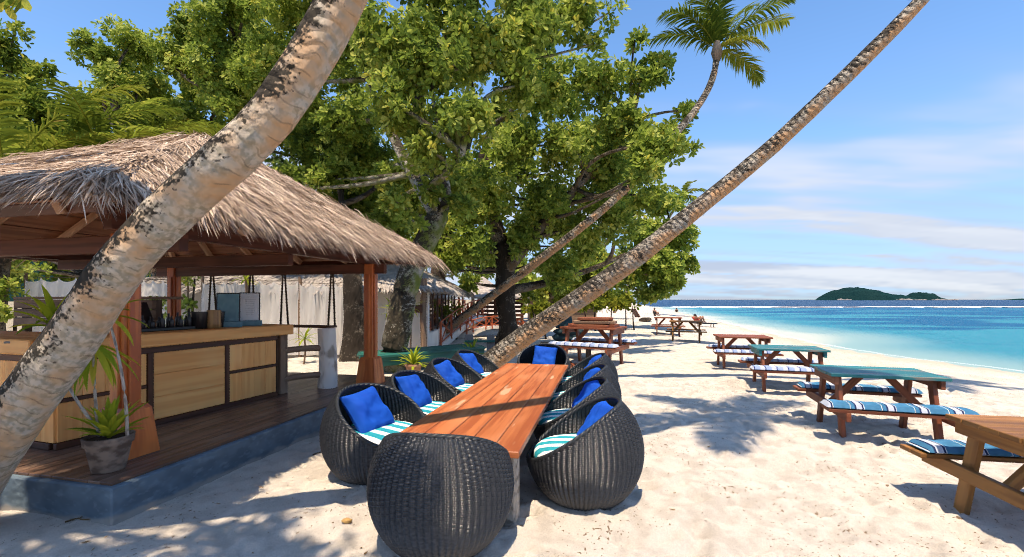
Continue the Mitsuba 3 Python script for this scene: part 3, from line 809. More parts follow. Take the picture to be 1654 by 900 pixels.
bar = thing('bar_counter', 'pine panelled bar counter with dark frame strips and thick timber top', 'bar')
zb = DECK + 0.06
mb = MB(); mb.beam(cnt(0.01, -0.34, (DECK + ZU) / 2), cnt(0.995, -0.34, (DECK + ZU) / 2), 0.62, ZU - DECK - 0.01); part(bar, 'carcass', mb, 'mat_frame')
mb = MB(); mb.beam(sid(0.62, -0.34, (DECK + ZU) / 2), sid(3.0, -0.34, (DECK + ZU) / 2), 0.62, ZU - DECK - 0.01); part(bar, 'carcass', mb, 'mat_frame')
bays = [(0.0, 0.305, 'v', 2), (0.335, 0.675, 'h', 1), (0.700, 0.998, 'v', 2)]
ZM = 0.70
for t0, t1, way, rows in bays:
    zs = [(zb, ZU - 0.06)] if rows == 1 else [(zb, ZM - 0.02), (ZM + 0.02, ZU - 0.06)]
    for z0, z1 in zs:
        if way == 'h':
            cuts = np.linspace(z0, z1, 4)
            for a, b in zip(cuts[:-1], cuts[1:]):
                mb = MB(); mb.beam(cnt(t0, 0.0, (a + b) / 2), cnt(t1, 0.0, (a + b) / 2), 0.04, b - a - 0.0025, bev=0.0025); part(bar, 'panel_board', mb, 'mat_pine')
        else:
            m = max(3, int(round((t1 - t0) * CL / 0.17)))
            cuts = np.linspace(t0, t1, m + 1)
            for a, b in zip(cuts[:-1], cuts[1:]):
                mb = MB(); c = (a + b) / 2
                mb.beam(cnt(c, 0.0, z0), cnt(c, 0.0, z1), (b - a) * CL - 0.0025, 0.04, up=CN, bev=0.0025); part(bar, 'panel_board', mb, 'mat_pine')
for s0 in np.arange(0.0, 2.9, 0.17):
    for z0, z1 in ((zb, ZM - 0.02), (ZM + 0.02, ZU - 0.06)):
        mb = MB(); mb.beam(sid(s0 + 0.085, 0.0, z0), sid(s0 + 0.085, 0.0, z1), 0.168, 0.04, up=SN, bev=0.0025); part(bar, 'panel_board', mb, 'mat_pine')
for t in (0.32, 0.6875):
    mb = MB(); mb.beam(cnt(t, 0.012, zb - 0.02), cnt(t, 0.012, ZU - 0.05), 0.055, 0.045, up=CN); part(bar, 'frame_strip', mb, 'mat_frame')
for (t0, t1) in ((0.0, 0.305), (0.702, 1.0)):
    mb = MB(); mb.beam(cnt(t0, 0.012, ZM), cnt(t1, 0.012, ZM), 0.045, 0.036); part(bar, 'frame_strip', mb, 'mat_frame')
for z, h in ((ZU - 0.035, 0.07), (DECK + 0.028, 0.055)):
    mb = MB(); mb.beam(cnt(-0.008, 0.014, z), cnt(1.003, 0.014, z), 0.05, h); part(bar, 'frame_strip', mb, 'mat_frame')
    mb = MB(); mb.beam(sid(0.03, 0.012, z), sid(3.0, 0.012, z), 0.05, h); part(bar, 'frame_strip', mb, 'mat_frame')
for o in (0.0, -0.235, -0.47):
    mb = MB(); mb.beam(cnt(-0.03 if o == 0 else 0.2, o, (ZU + ZT) / 2), cnt(1.09, o, (ZU + ZT) / 2), 0.231, ZT - ZU - 0.004, bev=0.010); part(bar, 'top_plank', mb, 'mat_pine')
    mb = MB(); mb.beam(sid(0.14, o, (ZU + ZT) / 2), sid(3.1, o, (ZU + ZT) / 2), 0.231, ZT - ZU - 0.004, bev=0.010); part(bar, 'top_plank', mb, 'mat_pine')
pbar = K2 + CD * 0.14 + CN * -0.03
mb = MB(); mb.beam(pbar + [0, 0, DECK], pbar + [0, 0, ZU], 0.10, 0.13, up=CD); part(bar, 'end_post', mb, 'mat_old_wood')

# back shelf behind the bar, left
shelf = thing('back_bar_shelf', 'brown plank back shelf standing behind the left arm of the bar', 'shelf')
for i, z in enumerate((1.30, 1.42, 1.54)):
    p0, p1 = sid(0.75, -1.35, z), sid(3.4, -1.35, z)
    mb = MB(); mb.beam(p0, p1, 0.05, 0.112); part(shelf, 'board', mb, 'mat_old_wood')
mb = MB(); mb.beam(sid(0.75, -1.52, 1.62), sid(3.4, -1.52, 1.62), 0.40, 0.035); part(shelf, 'top_board', mb, 'mat_old_wood')
for s in (0.8, 2.0, 3.3):
    mb = MB(); mb.beam(sid(s, -1.42, DECK), sid(s, -1.42, 1.60), 0.08, 0.07, up=SD); part(shelf, 'leg', mb, 'mat_old_wood')

# things on the counter
mb = MB(); mb.box((-4.353, 4.200, 1.220), (0.34, 0.24, 0.018), 0.2); mb.box((-4.353, 4.200, 1.237), (0.30, 0.20, 0.012), 0.2)
single('serving_tray', mb, 'mat_rock', 'flat grey tray lying on the left arm of the bar', 'tray')

pos = thing('till_terminal', 'black till screen tilted back on the bar counter', 'till')
c = cnt(0.36, -0.42, ZT)
mb = MB(); mb.box(c + [0, 0, 0.02], (0.22, 0.24, 0.04), math.atan2(CD[1], CD[0])); mb.beam(c + [0, 0, 0.03], c + [-0.02, 0.0, 0.12], 0.06, 0.05, up=CD); part(pos, 'base', mb, 'mat_black')
mb = MB(); mb.beam(c + CD * -0.19 + [0, 0, 0.20], c + CD * 0.19 + [0, 0, 0.20], 0.035, 0.26, up=(CN * -0.5 + np.array([0, 0, 0.9]))); part(pos, 'screen', mb, 'mat_black')

box = thing('crate_of_bar_tools', 'low black tray of dark bottles and utensils behind the bamboo cup', 'tray')
c0, c1 = cnt(0.28, -0.30, ZT), cnt(0.60, -0.30, ZT)
mb = MB(); mb.beam(c0 + [0, 0, 0.02], c1 + [0, 0, 0.02], 0.26, 0.035); part(box, 'tray', mb, 'mat_black')
for i in range(15):
    p = c0 + (c1 - c0) * ((i + 0.5) / 15) + CN * (0.07 if i % 2 else -0.05)
    h = 0.10 + 0.07 * rng.random()
    mb = MB(); mb.lathe([(0, 0), (0.026, 0), (0.026, h * 0.55), (0.010, h * 0.75), (0.011, h), (0, h)], 10, p + [0, 0, 0.037])
    part(box, 'bottle', mb, 'mat_black', True)

mb = MB(); p = cnt(0.655, -0.10, ZT + 0.002)
mb.lathe([(0.0, 0), (0.075, 0), (0.078, 0.06), (0.074, 0.07), (0.076, 0.22), (0.066, 0.22), (0.066, 0.03), (0, 0.03)], 20, p)
single('bamboo_cup', mb, 'mat_bamboo', 'tan bamboo cup standing between two black tubs on the bar', 'cup', smooth=True)
for i, (t, o, lab) in enumerate(((0.615, -0.20, 'black tub left of the bamboo cup on the bar'), (0.705, -0.22, 'black tub right of the bamboo cup, beside the blue menu board'))):
    mb = MB(); mb.lathe([(0, 0), (0.085, 0), (0.10, 0.20), (0.094, 0.20), (0.08, 0.02), (0, 0.02)], 20, cnt(t, o, ZT + 0.002))
    single('black_tub', mb, 'mat_black', lab, 'tub', smooth=True)
for i, (t, w, h, m1, lab) in enumerate(((0.755, 0.25, 0.36, 'mat_blue_paint', 'weathered blue green menu board standing on the bar'), (0.885, 0.24, 0.37, 'mat_paper', 'white paper menu in a thin black frame on a blue block on the bar'))):
    k = thing('menu_board', lab, 'menu')
    c = cnt(t, -0.16, ZT)
    fac = norm(np.array([0.42, -0.9, 0])); sd = np.array([-fac[1], fac[0], 0]) * -1
    up = norm(np.array([0, 0, 1.0]) - fac * 0.12)
    mb = MB(); mb.beam(c - sd * w * 0.62 + [0, 0, 0.036], c + sd * w * 0.62 + [0, 0, 0.036], 0.12, 0.07); part(k, 'block', mb, 'mat_blue_paint')
    b0 = c + [0, 0, 0.072] + up * 0.0
    mb = MB(); mb.beam(b0, b0 + up * h, w, 0.012, up=fac); part(k, 'board', mb, m1)
    for s_ in (-1, 1):
        mb = MB(); mb.beam(b0 + sd * s_ * w / 2, b0 + sd * s_ * w / 2 + up * h, 0.014, 0.02, up=fac); part(k, 'frame_side', mb, 'mat_black')
    mb = MB(); mb.beam(b0 + up * h - sd * w / 2, b0 + up * h + sd * w / 2, 0.02, 0.014); part(k, 'frame_top', mb, 'mat_black')
    if i == 1:
        mb = MB()
        for q in range(9):
            z0 = b0 + up * (h * 0.85 - q * 0.03) + fac * 0.0075
            wl = w * (0.22 + 0.12 * ((q * 7) % 4) / 4)
            mb.beam(z0 - sd * wl, z0 + sd * wl * 0.7, 0.002, 0.004)
        part(k, 'faint_print', mb, 'mat_ink')

# stump, log rails, swings
stump = thing('stump_railing', 'whitewashed log stump with two rough rails running to the bar end', 'railing')
sp = np.array([-2.80, 6.95, DECK])
zz = np.linspace(0, 0.89, 10)
mb = MB(); mb.tube(sp + np.stack([0.012 * np.sin(zz * 5), 0 * zz, zz], 1), 0.128 + 0.02 * np.exp(-zz * 5), 24, 0.05, 4)
part(stump, 'stump', mb, 'mat_whitewash', 35) if False else part(stump, 'stump', mb, 'mat_whitewash', True)
for z in (0.87, 0.47):
    a = pbar + [0, 0, z]; b = np.array([sp[0], sp[1], z - 0.01])
    mb = MB(); mb.tube(spline([a, (a + b) / 2 + [0, 0, 0.02], b], 8), 0.045, 10, 0.12, 3); part(stump, 'rail', mb, 'mat_old_wood', True)


def swing(b0, b1, zs, lab, ztop=ZB - 0.1):
    k = thing('bar_swing', lab, 'swing', 'rope swings hung along the end of the bar')
    a = 4.05
    mb = MB(); mb.beam(hut(a, b0, zs), hut(a, b1, zs), 0.22, 0.035); part(k, 'seat', mb, 'mat_frame')
    for bb, sg in ((b0, 1), (b1, -1)):
        for da in (-0.09, 0.09):
            for (bx, bt) in ((bb - sg * -0.03, bb + sg * 0.02),):
                p0, p1 = hut(a + da, bx, zs), hut(a + da * 0.25, bt, ztop)
                n = 40
                t = np.linspace(0, 1, n)[:, None]
                pts = p0 + (p1 - p0) * t
                m = MB()
                for ph in (0, math.pi):
                    off = np.stack([np.cos(t[:, 0] * 60 + ph), np.sin(t[:, 0] * 60 + ph), 0 * t[:, 0]], 1) * 0.010
                    m.tube(pts + off, 0.013, 5, caps=False)
                part(k, 'rope', m, 'mat_rope', True)


swing(1.00, 1.95, 1.16, 'rope swing with a dark plank seat beyond the stump, nearer the right post')
swing(2.55, 3.40, 1.16, 'rope swing hanging behind the bar counter, nearer the back post')

# ================================================================== LONG TABLE AND POD CHAIRS
TU = norm(np.array([0.2, 0.98, 0])); TR = np.array([TU[1], -TU[0], 0])
TA = np.array([0.049, 3.03, 0]) - TR * 0.49
TLEN, TW, TZ = 4.12, 0.98, 0.593


def tab(u, r, z): return TA + TU * u + TR * r + np.array([0, 0, z])


tbl = thing('long_table', 'long orange brown plank table lined with black wicker pod chairs', 'table')
for i in range(5):
    r = -TW / 2 + TW * (i + 0.5) / 5
    e = rng.uniform(-0.012, 0.012)
    mb = MB(); mb.beam(tab(e, r, TZ - 0.0225 + rng.uniform(-0.002, 0.002)), tab(TLEN + e, r, TZ - 0.0225), TW / 5 - 0.007, 0.045, bev=0.004); part(tbl, 'top_plank', mb, 'mat_table')
mb = MB(); mb.beam(tab(0.06, 0, TZ - 0.052), tab(TLEN - 0.06, 0, TZ - 0.052), TW - 0.14, 0.012); part(tbl, 'under_board', mb, 'mat_frame')
for u in (0.32, TLEN - 0.5):
    mb = MB(); mb.beam(tab(u, -0.40, 0.24), tab(u, 0.42, 0.24), 0.15, 0.58, bev=0.02); part(tbl, 'leg', mb, 'mat_stone_leg')
for r in (-0.30, 0.30):
    mb = MB(); mb.beam(tab(0.15, r, TZ - 0.085), tab(TLEN - 0.15, r, TZ - 0.10), 0.07, 0.075); part(tbl, 'apron', mb, 'mat_old_wood')

# pod chair, front towards +x
RM, ZC, ZS = 0.468, 0.415, 0.495


def rad(z): return RM * np.sqrt(np.clip(1 - ((z - ZC) / ZS) ** 2, 0, 1))


NS = 68
phi = np.linspace(0, 2 * np.pi, NS * 4 + 1)
lo, hi = np.full_like(phi, 0.05), np.full_like(phi, 0.90)
for _ in range(40):
    z = (lo + hi) / 2
    pl = 0.325 + 0.70 * (RM - rad(z) * np.cos(phi))
    lim = -np.log(np.exp(-pl * 14) + np.exp(-0.835 * 14)) / 14
    up_ = z > lim
    hi = np.where(up_, z, hi); lo = np.where(up_, lo, z)
ZRIM = (lo + hi) / 2
tt = np.linspace(0, 1, 34)
Z = tt[:, None] * ZRIM[None]
PH = np.repeat(phi[None], len(tt), 0)
sag = 1 + 0.012 * np.sin(PH * 3 + 1) * tt[:, None]
rib = 0.011 * np.abs(np.cos(PH * NS / 2)) ** 0.8
Ro = rad(Z) * sag + rib - 0.006
outer = np.stack([Ro * np.cos(PH), Ro * np.sin(PH), Z], -1)
zi0 = 0.27
Zi = zi0 + (ZRIM[None] - zi0) * tt[:, None]
Ri = rad(Zi) - 0.034 + 0.7 * rib
inner = np.stack([Ri * np.cos(PH), Ri * np.sin(PH), Zi], -1)
uvo = np.stack([PH / (2 * np.pi), Z], -1); uvi = np.stack([PH / (2 * np.pi), Zi], -1)
mb = MB(); mb.grid(outer, uvo)
mb2 = MB(); mb2.grid(inner, uvi); mb.add(mb2.v[0], mb2.f[0][:, ::-1], uvi.reshape(-1, 2))
bot = np.stack([np.stack([np.cos(phi) * q, np.sin(phi) * q, np.full_like(phi, zi0)], -1) for q in np.linspace(0.02, Ri[0].max(), 6)])
mb.grid(bot, np.stack([bot[..., 0], bot[..., 1]], -1))
SHELL = mb.shape('mat_wicker', True)
zr, rr = ZRIM, rad(ZRIM) - 0.014
rim = np.stack([rr * np.cos(phi), rr * np.sin(phi), zr], -1)[::2]
mb = MB(); mb.tube(rim, 0.017, 8, caps=False)
RIM = mb.shape('mat_wicker_rim', True)
mb = MB(); mb.lathe([(0, 0.004), (0.262, 0.004), (0.272, 0.02), (0.268, 0.035), (0, 0.035)], 40)
FOOT = mb.shape('mat_wicker_rim', True)
# seat cushion: rounded disc
a = np.linspace(0, 2 * np.pi, 41); rr = np.array([0, 0.15, 0.28, 0.36, 0.395, 0.40, 0.39, 0.36, 0.0]); zz = np.array([0.445, 0.443, 0.436, 0.420, 0.390, 0.355, 0.315, 0.29, 0.285])
Pc = np.stack([rr[:, None] * np.cos(a) + 0.012, rr[:, None] * np.sin(a) * 0.99, np.repeat(zz[:, None], 41, 1)], -1)
mb = MB(); mb.grid(Pc, Pc[..., :2]); SEAT = MB().add(mb.v[0], mb.f[0][:, ::-1], Pc[..., :2].reshape(-1, 2)).shape('mat_seat_fabric', True)


def pillow_mesh(w, h, t, seed, pinch=0.06):
    n = 25
    u = np.linspace(-1, 1, n)
    U, V = np.meshgrid(u, u, indexing='ij')
    k = 1 - pinch * (1 - np.abs(U * V)) * 0
    X = U * w / 2 * (1 - pinch * (1 - V ** 2) * U ** 2 * 1.2); Y = V * h / 2 * (1 - pinch * (1 - U ** 2) * V ** 2 * 1.2)
    th = t / 2 * np.clip((1 - U ** 4) * (1 - V ** 4), 0, 1) ** 0.55
    wr = (meshkit.fbm(np.stack([U * 2.2, V * 2.2, 0 * U], -1), 3, seed) - 0.5) * t * 0.55 * np.clip((1 - U ** 2) * (1 - V ** 2), 0, 1) ** 0.4
    m = MB()
    uv = np.stack([U * w / 2, V * h / 2], -1)
    m1 = MB(); m1.grid(np.stack([X, Y, th + wr], -1), uv); m2 = MB(); m2.grid(np.stack([X, Y, -th + wr * 0.5], -1), uv)
    m.add(m1.v[0], m1.f[0][:, ::-1], uv.reshape(-1, 2)); m.add(m2.v[0], m2.f[0], uv.reshape(-1, 2))
    return m


PILLOWS = [pillow_mesh(0.43, 0.42, 0.17, s).shape('mat_blue_fabric', True) for s in (1, 2, 3)]
GC, GS, GP = 'black wicker pod chairs round the long table', 'striped seat cushions in the pod chairs', 'blue pillows in the pod chairs'
ordn = ['nearest', 'second', 'third', 'farthest']
chairs = []
aT = math.atan2(TU[1], TU[0])
for i, u in enumerate((0.86, 1.78, 2.92, 3.90)):
    r = [-1.0, -0.95, -0.95, -0.92][i]
    chairs.append((tab(u, r, 0), aT - math.pi / 2 + [-0.32, -0.20, -0.16, -0.10][i], f'{ordn[i]} wicker pod chair of the row between deck and long table' if i else 'nearest wicker pod chair of the row between deck and long table', f'{"nearest" if not i else ordn[i]} on the deck side of the table', 1, 1))
for i, (x, y) in enumerate(((0.585, 3.72), (0.675, 4.68), (0.875, 5.68), (1.07, 6.68))):
    chairs.append((np.array([x, y, 0]), aT + math.pi / 2 + [0.08, 0.14, 0.12, 0.10][i], f'{ordn[i]} wicker pod chair of the row on the seaward side of the long table', f'{ordn[i]} on the seaward side of the table', 1, 1))
chairs.append((np.array([-0.46, 3.02, 0]), aT + 0.06, 'wicker pod chair at the near table end, rounded back to the camera', '', 0, 0))
chairs.append((np.array([0.55, 8.02, 0]), aT + math.pi, 'wicker pod chair at the far head of the table, under the leaning palm', 'at the far head of the long table', 1, 0))
for i, (p, ang, lab, where, pil, seat) in enumerate(chairs):
    g = ground_at(p[0], p[1]) - 0.012
    k = thing('wicker_pod_chair', lab, 'chair', GC)
    w = T4((p[0], p[1], g), ang)
    part(k, 'shell', {**SHELL, 'to_world': w}); part(k, 'rim', {**RIM, 'to_world': w}); part(k, 'foot_ring', {**FOOT, 'to_world': w})
    if seat:
        single('seat_cushion', {**SEAT, 'to_world': w}, None, 'teal striped cushion in the pod chair ' + where, 'cushion', GS)
    if pil:
        tilt = math.degrees(0.92 + 0.05 * math.sin(i * 2.1))
        wp = w @ T().translate([-0.10, 0.02 * math.sin(i), 0.585]).rotate([0, 0, 1], 8 * math.sin(i * 1.7)).rotate([0, 1, 0], tilt).rotate([0, 0, 1], 6 * math.cos(i * 3.1))
        single('throw_pillow', {**PILLOWS[i % 3], 'to_world': wp}, None, 'bright blue pillow in the pod chair ' + where, 'pillow', GP)

# ================================================================== PICNIC TABLES


def picnic_parts(TLn=1.12, BLn=1.36, W=0.80, zt=0.75, zs=0.41, bo=0.60):
    """Local parts (name, MB, role): long side along x."""
    out = []
    for i in range(5):
        y = -W / 2 + W * (i + 0.5) / 5
        m = MB(); m.beam((-TLn / 2 + rng.uniform(-.008, .008), y, zt - 0.018), (TLn / 2 + rng.uniform(-.008, .008), y, zt - 0.018), W / 5 - 0.006, 0.036, bev=0.004); out.append(('top_plank', m, 'top'))
    for s in (-1, 1):
        for q in (-0.065, 0.065):
            m = MB(); m.beam((-BLn / 2, s * bo + q, zs - 0.018), (BLn / 2, s * bo + q, zs - 0.018), 0.124, 0.036, bev=0.004); out.append(('bench_plank', m, 'bench'))
        for e in (-1, 1):
            x = e * TLn * 0.40
            m = MB(); m.beam((x, s * 0.43, -0.10), (x, s * 0.24, zt - 0.04), 0.105, 0.045, up=(1, 0, 0), bev=0.005); out.append(('leg', m, 'frame'))
    for e in (-1, 1):
        x = e * (TLn * 0.40 + 0.047)
        m = MB(); m.beam((x, -bo - 0.13, zs - 0.085), (x, bo + 0.13, zs - 0.085), 0.045, 0.10, bev=0.005); out.append(('seat_beam', m, 'frame'))
        m = MB(); m.beam((x, -W / 2 + 0.03, zt - 0.085), (x, W / 2 - 0.03, zt - 0.085), 0.045, 0.095, bev=0.005); out.append(('top_beam', m, 'frame'))
        m = MB(); m.beam((e * (TLn * 0.40), 0, zs - 0.07), (e * 0.12, 0, zt - 0.045), 0.045, 0.075, bev=0.004); out.append(('brace', m, 'frame'))
    return out


PIC = picnic_parts()


def cushion_mesh(L, W, t, seed):
    n, m = 46, 11
    u, v = np.linspace(-1, 1, n), np.linspace(-1, 1, m)
    U, V = np.meshgrid(u, v, indexing='ij')
    edge = np.clip((1 - np.abs(U) ** 24) * (1 - np.abs(V) ** 5), 0, 1) ** 0.5
    tuft = 1 - 0.16 * np.abs(np.cos(U * math.pi * 2.75)) ** 10
    nz = 0.92 + 0.16 * meshkit.noise(np.stack([U * 5, V * 2, 0 * U], -1), seed)
    uv = np.stack([U * L / 2 + L / 2 + 0.07 * seed, V * W / 2], -1)
    X, Y = U * L / 2, V * W / 2
    top = MB(); top.grid(np.stack([X, Y, t * 0.25 + t * 0.75 * edge * tuft * nz], -1), uv)
    bt = MB(); bt.grid(np.stack([X, Y, t * 0.25 * (1 - edge)], -1), uv)
    return MB().add(top.v[0], top.f[0][:, ::-1], uv.reshape(-1, 2)).add(bt.v[0], bt.f[0], uv.reshape(-1, 2))


CUSH = [cushion_mesh(1.34, 0.27, 0.066, s) for s in (1, 2, 3)]
CUSH_B, CUSH_P = [c.shape('mat_bench_fabric', True) for c in CUSH], [c.shape('mat_pale_fabric', True) for c in CUSH]
PICS = {}
for m_ in ('mat_picnic', 'mat_picnic_tan', 'mat_teal_wood'):
    PICS[m_] = [(nm, mbx.shape(m_), role) for nm, mbx, role in PIC]
GT = 'picnic tables in a line along the beach'


def picnic(x, y, ang, lab, top='mat_picnic', frame='mat_picnic', cush=None, clab='', scale=1.0, dz=0.0, group=GT, beam=None, slide=0.0):
    k = thing('picnic_table', lab, 'picnic table', group)
    w = T4((x, y, ground_at(x, y) + dz), ang).scale(scale)
    for i, (nm, _, role) in enumerate(PICS[frame]):
        src = PICS[top if role == 'top' or (beam and nm == 'top_beam') else frame][i]
        near_bench = slide and role == 'bench' and PIC[i][1].v[0][:, 1].mean() < 0
        part(k, nm, {**src[1], 'to_world': w @ T().translate([slide if near_bench else 0, -0.06 if near_bench else 0, 0])})
    if cush:
        for j, s in enumerate((-1, 1)):
            wc = w @ T().translate([0.03 * s + (slide if s < 0 else 0), s * 0.60 - (0.06 if slide and s < 0 else 0), 0.412]).rotate([0, 0, 1], rng.uniform(-1.5, 1.5))
            single('bench_cushion', {**cush[(j + len(labels)) % 3], 'to_world': wc}, None, ('long striped cushion on the near bench of ' if s < 0 else 'long striped cushion on the far bench of ') + clab, 'cushion', 'striped cushions on the picnic benches')


A18 = math.radians(-18)
picnic(3.82, 3.04, math.radians(-10), 'yellow brown picnic table cut by the frame, nearest the camera on the beach', 'mat_picnic_tan', 'mat_picnic_tan', CUSH_B, 'the yellow brown picnic table', slide=0.26)
picnic(4.33, 5.48, A18, 'picnic table with worn teal top and blue cushions, beside the yellow brown one', 'mat_teal_wood', 'mat_picnic', CUSH_B, 'the nearer teal topped picnic table')
picnic(4.95, 8.26, A18 + 0.02, 'picnic table with teal top and teal end boards, third along the beach', 'mat_teal_wood', 'mat_picnic', CUSH_P, 'the farther teal topped picnic table', beam=True)
picnic(5.39, 10.75, A18 + 0.05, 'red brown picnic table with pale striped cushions, fourth along the beach', 'mat_picnic', 'mat_picnic', CUSH_P, 'the fourth picnic table along the beach')
picnic(6.95, 18.3, A18 - 0.05, 'bare tan picnic table far along the beach', 'mat_picnic_tan', 'mat_picnic_tan', scale=1.1)
picnic(7.35, 21.6, A18, 'bare red picnic table just behind the far tan one', 'mat_picnic', 'mat_picnic', scale=1.1)

# stacked tables by the leaning palm
k0 = thing('tall_picnic_table', 'tall red brown table beyond the far pod chairs, piled with spare table tops', 'picnic table')
w = T4((2.02, 11.35, ground_at(2.0, 11.3)), math.radians(-30)).scale(1.24)
for i, (nm, sh, role) in enumerate(PICS['mat_picnic']):
    part(k0, nm, {**sh, 'to_world': w})
single('bench_cushion', {**CUSH_P[0], 'to_world': w @ T().translate([0, -0.6, 0.412])}, None, 'pale striped cushion on the near bench of the tall piled table', 'cushion', 'striped cushions on the picnic benches')
single('bench_cushion', {**CUSH_P[1], 'to_world': w @ T().translate([0, 0.6, 0.412])}, None, 'pale striped cushion on the far bench of the tall piled table', 'cushion', 'striped cushions on the picnic benches')
for j, (z, L, W_, m_, lab) in enumerate(((0.795, 0.98, 0.70, 'mat_picnic', 'spare red brown plank top lying lowest on the tall table'), (0.862, 0.86, 0.60, 'mat_old_wood', 'spare grey brown plank top in the middle of the pile on the tall table'), (0.925, 0.70, 0.5, 'mat_picnic', 'smallest spare plank top, uppermost on the tall table'))):
    kk = thing('spare_table_top', lab, 'table top', 'spare table tops piled on the tall table')
    for i in range(4):
        y = -W_ / 2 + W_ * (i + 0.5) / 4
        e = L / 2 * math.sqrt(1 - (y / (W_ * 0.62)) ** 2)
        mb = MB(); mb.beam((-e, y, z - 0.018), (e, y, z - 0.018), W_ / 4 - 0.006, 0.05)
        part(kk, 'plank', {**mb.shape(m_), 'to_world': w @ T().translate([0.02 * j, 0, 0]).rotate([0, 0, 1], 7 * j)})
mb = MB(); a = np.linspace(0, 2 * math.pi, 33)
c = np.array([1.42, 10.75, ground_at(1.42, 10.75) + 0.03]); mb.tube(c + np.stack([0.36 * np.cos(a), 0.36 * np.sin(a), 0 * a], 1), 0.035, 7, caps=False)
mb.beam(c + [-0.36, 0, 0], c + [0.36, 0, 0], 0.05, 0.05); mb.beam(c + [0, -0.36, 0.05], c + [0, 0.36, 0.05], 0.05, 0.05)
single('round_wooden_base', mb, 'mat_picnic', 'round wooden table base lying on the sand in front of the tall table', 'table base')
kk = thing('folded_lounge_cushion', 'dark grey green lounge cushion doubled over on a bench beyond the far pod chair', 'cushion')
lp = np.array([1.55, 12.6, 0.42])
for j in range(3):
    part(kk, 'fold', {**pillow_mesh(0.9 - 0.12 * j, 0.6, 0.22, 5 + j).shape('mat_dark_cloth', True), 'to_world': T4(lp + [0.02 * j, 0, 0.13 + 0.17 * j], 0.2 * j)})
part(kk, 'backrest', {**pillow_mesh(0.55, 0.5, 0.18, 9).shape('mat_dark_cloth', True), 'to_world': T4(lp + [-0.12, 0.1, 0.62], 0.3) @ T().rotate([1, 0, 0], 65)})
kk = thing('low_bench', 'low plank bench holding the folded dark lounge cushion', 'bench')
for j in range(3):
    mb = MB(); mb.beam(lp + [-0.75, -0.2 + 0.2 * j, -0.02], lp + [0.7, -0.2 + 0.2 * j, -0.02], 0.19, 0.04); part(kk, 'plank', mb, 'mat_old_wood')
for sx_ in (-0.6, 0.55):
    mb = MB(); mb.beam(lp + [sx_, 0, -0.46], lp + [sx_, 0, -0.04], 0.08, 0.42, up=(0, 1, 0)); part(kk, 'leg', mb, 'mat_old_wood')

# ================================================================== PALMS
BARK = dict(bark='mat_palm_bark')


def palm(label, path, bark, crown_at=None, fr=12, L=3.2, leaf_len=0.75, seed=1, sides=18, jitter=0.10, spec=None, width=0.05, n=44, name='coconut_palm', nuts=True):
    k = thing(name, label, 'palm tree')
    if path is not None:
        p = spline(path, 64)
        mb = MB(); mb.tube(p[:, :3], p[:, 3], sides, jitter, seed); part(k, 'trunk', mb, bark, True)
        crown_at = p[-1, :3] if crown_at is None else crown_at
    r_ = np.random.default_rng(seed)
    lst = spec or [(i * 2.399 + r_.normal() * 0.2, 1.25 - 1.5 * (i / fr) + r_.normal() * 0.1, L * r_.uniform(0.85, 1.1), 1.1 + 0.5 * r_.random()) for i in range(fr)]
    for i, (az, el, l, dp) in enumerate(lst):
        mb = MB(); frond(mb, crown_at, az, el, l, dp, leaf_len * l / L, n, seed * 50 + i, width, tone=0.5 + 0.2 * r_.normal())
        part(k, 'frond', mb, 'mat_frond', False)
    if nuts:
        mb = MB(); mb.tube(np.asarray(crown_at) + np.array([(0, 0, -0.35), (0, 0, -0.1), (0, 0, 0.25)]), [0.10, 0.16, 0.08], 10, 0.2, 3)
        part(k, 'crown_base', mb, 'mat_thatch', True)
    return k


palm('thick lichen spotted palm trunk leaning across the bar hut at the left', [(-4.05, 3.02, -0.15, 0.30), (-3.467, 2.980, 0.549)[:3] + (0.19,), (-3.074, 2.920, 0.984)[:3] + (0.152,), (-2.740, 2.860, 1.364)[:3] + (0.140,), (-2.401, 2.780, 1.765)[:3] + (0.130,), (-1.889, 2.720, 2.247)[:3] + (0.130,), (-1.441, 2.700, 2.651)[:3] + (0.129,), (-1.193, 2.700, 3.008)[:3] + (0.128,), (-1.007, 2.710, 3.372)[:3] + (0.125,), (-0.40, 2.74, 4.6, 0.122), (0.55, 2.8, 6.2, 0.115), (1.7, 2.9, 7.8, 0.11), (2.5, 3.0, 8.8, 0.10)],
     'mat_palm_bark', fr=8, L=1.8, leaf_len=0.5, seed=3, sides=40, jitter=0.09)
palm('long grey palm trunk leaning from the far end of the table out over the beach', [(-1.05, 10.05, -0.3, 0.33), (-0.817, 9.750, -0.060)[:3] + (0.27,), (-0.195, 9.600, 0.484)[:3] + (0.225,), (0.673, 9.400, 1.143)[:3] + (0.205,), (2.069, 8.850, 2.162)[:3] + (0.182,), (3.326, 8.400, 3.212)[:3] + (0.155,), (4.465, 8.000, 4.205)[:3] + (0.135,), (5.430, 7.400, 5.240)[:3] + (0.118,), (6.227, 6.950, 6.164)[:3] + (0.098,), (7.3, 6.5, 7.7, 0.095), (8.5, 6.1, 9.6, 0.09)],
     'mat_palm_bark_grey', fr=9, L=1.9, leaf_len=0.5, seed=5, sides=30, jitter=0.10)
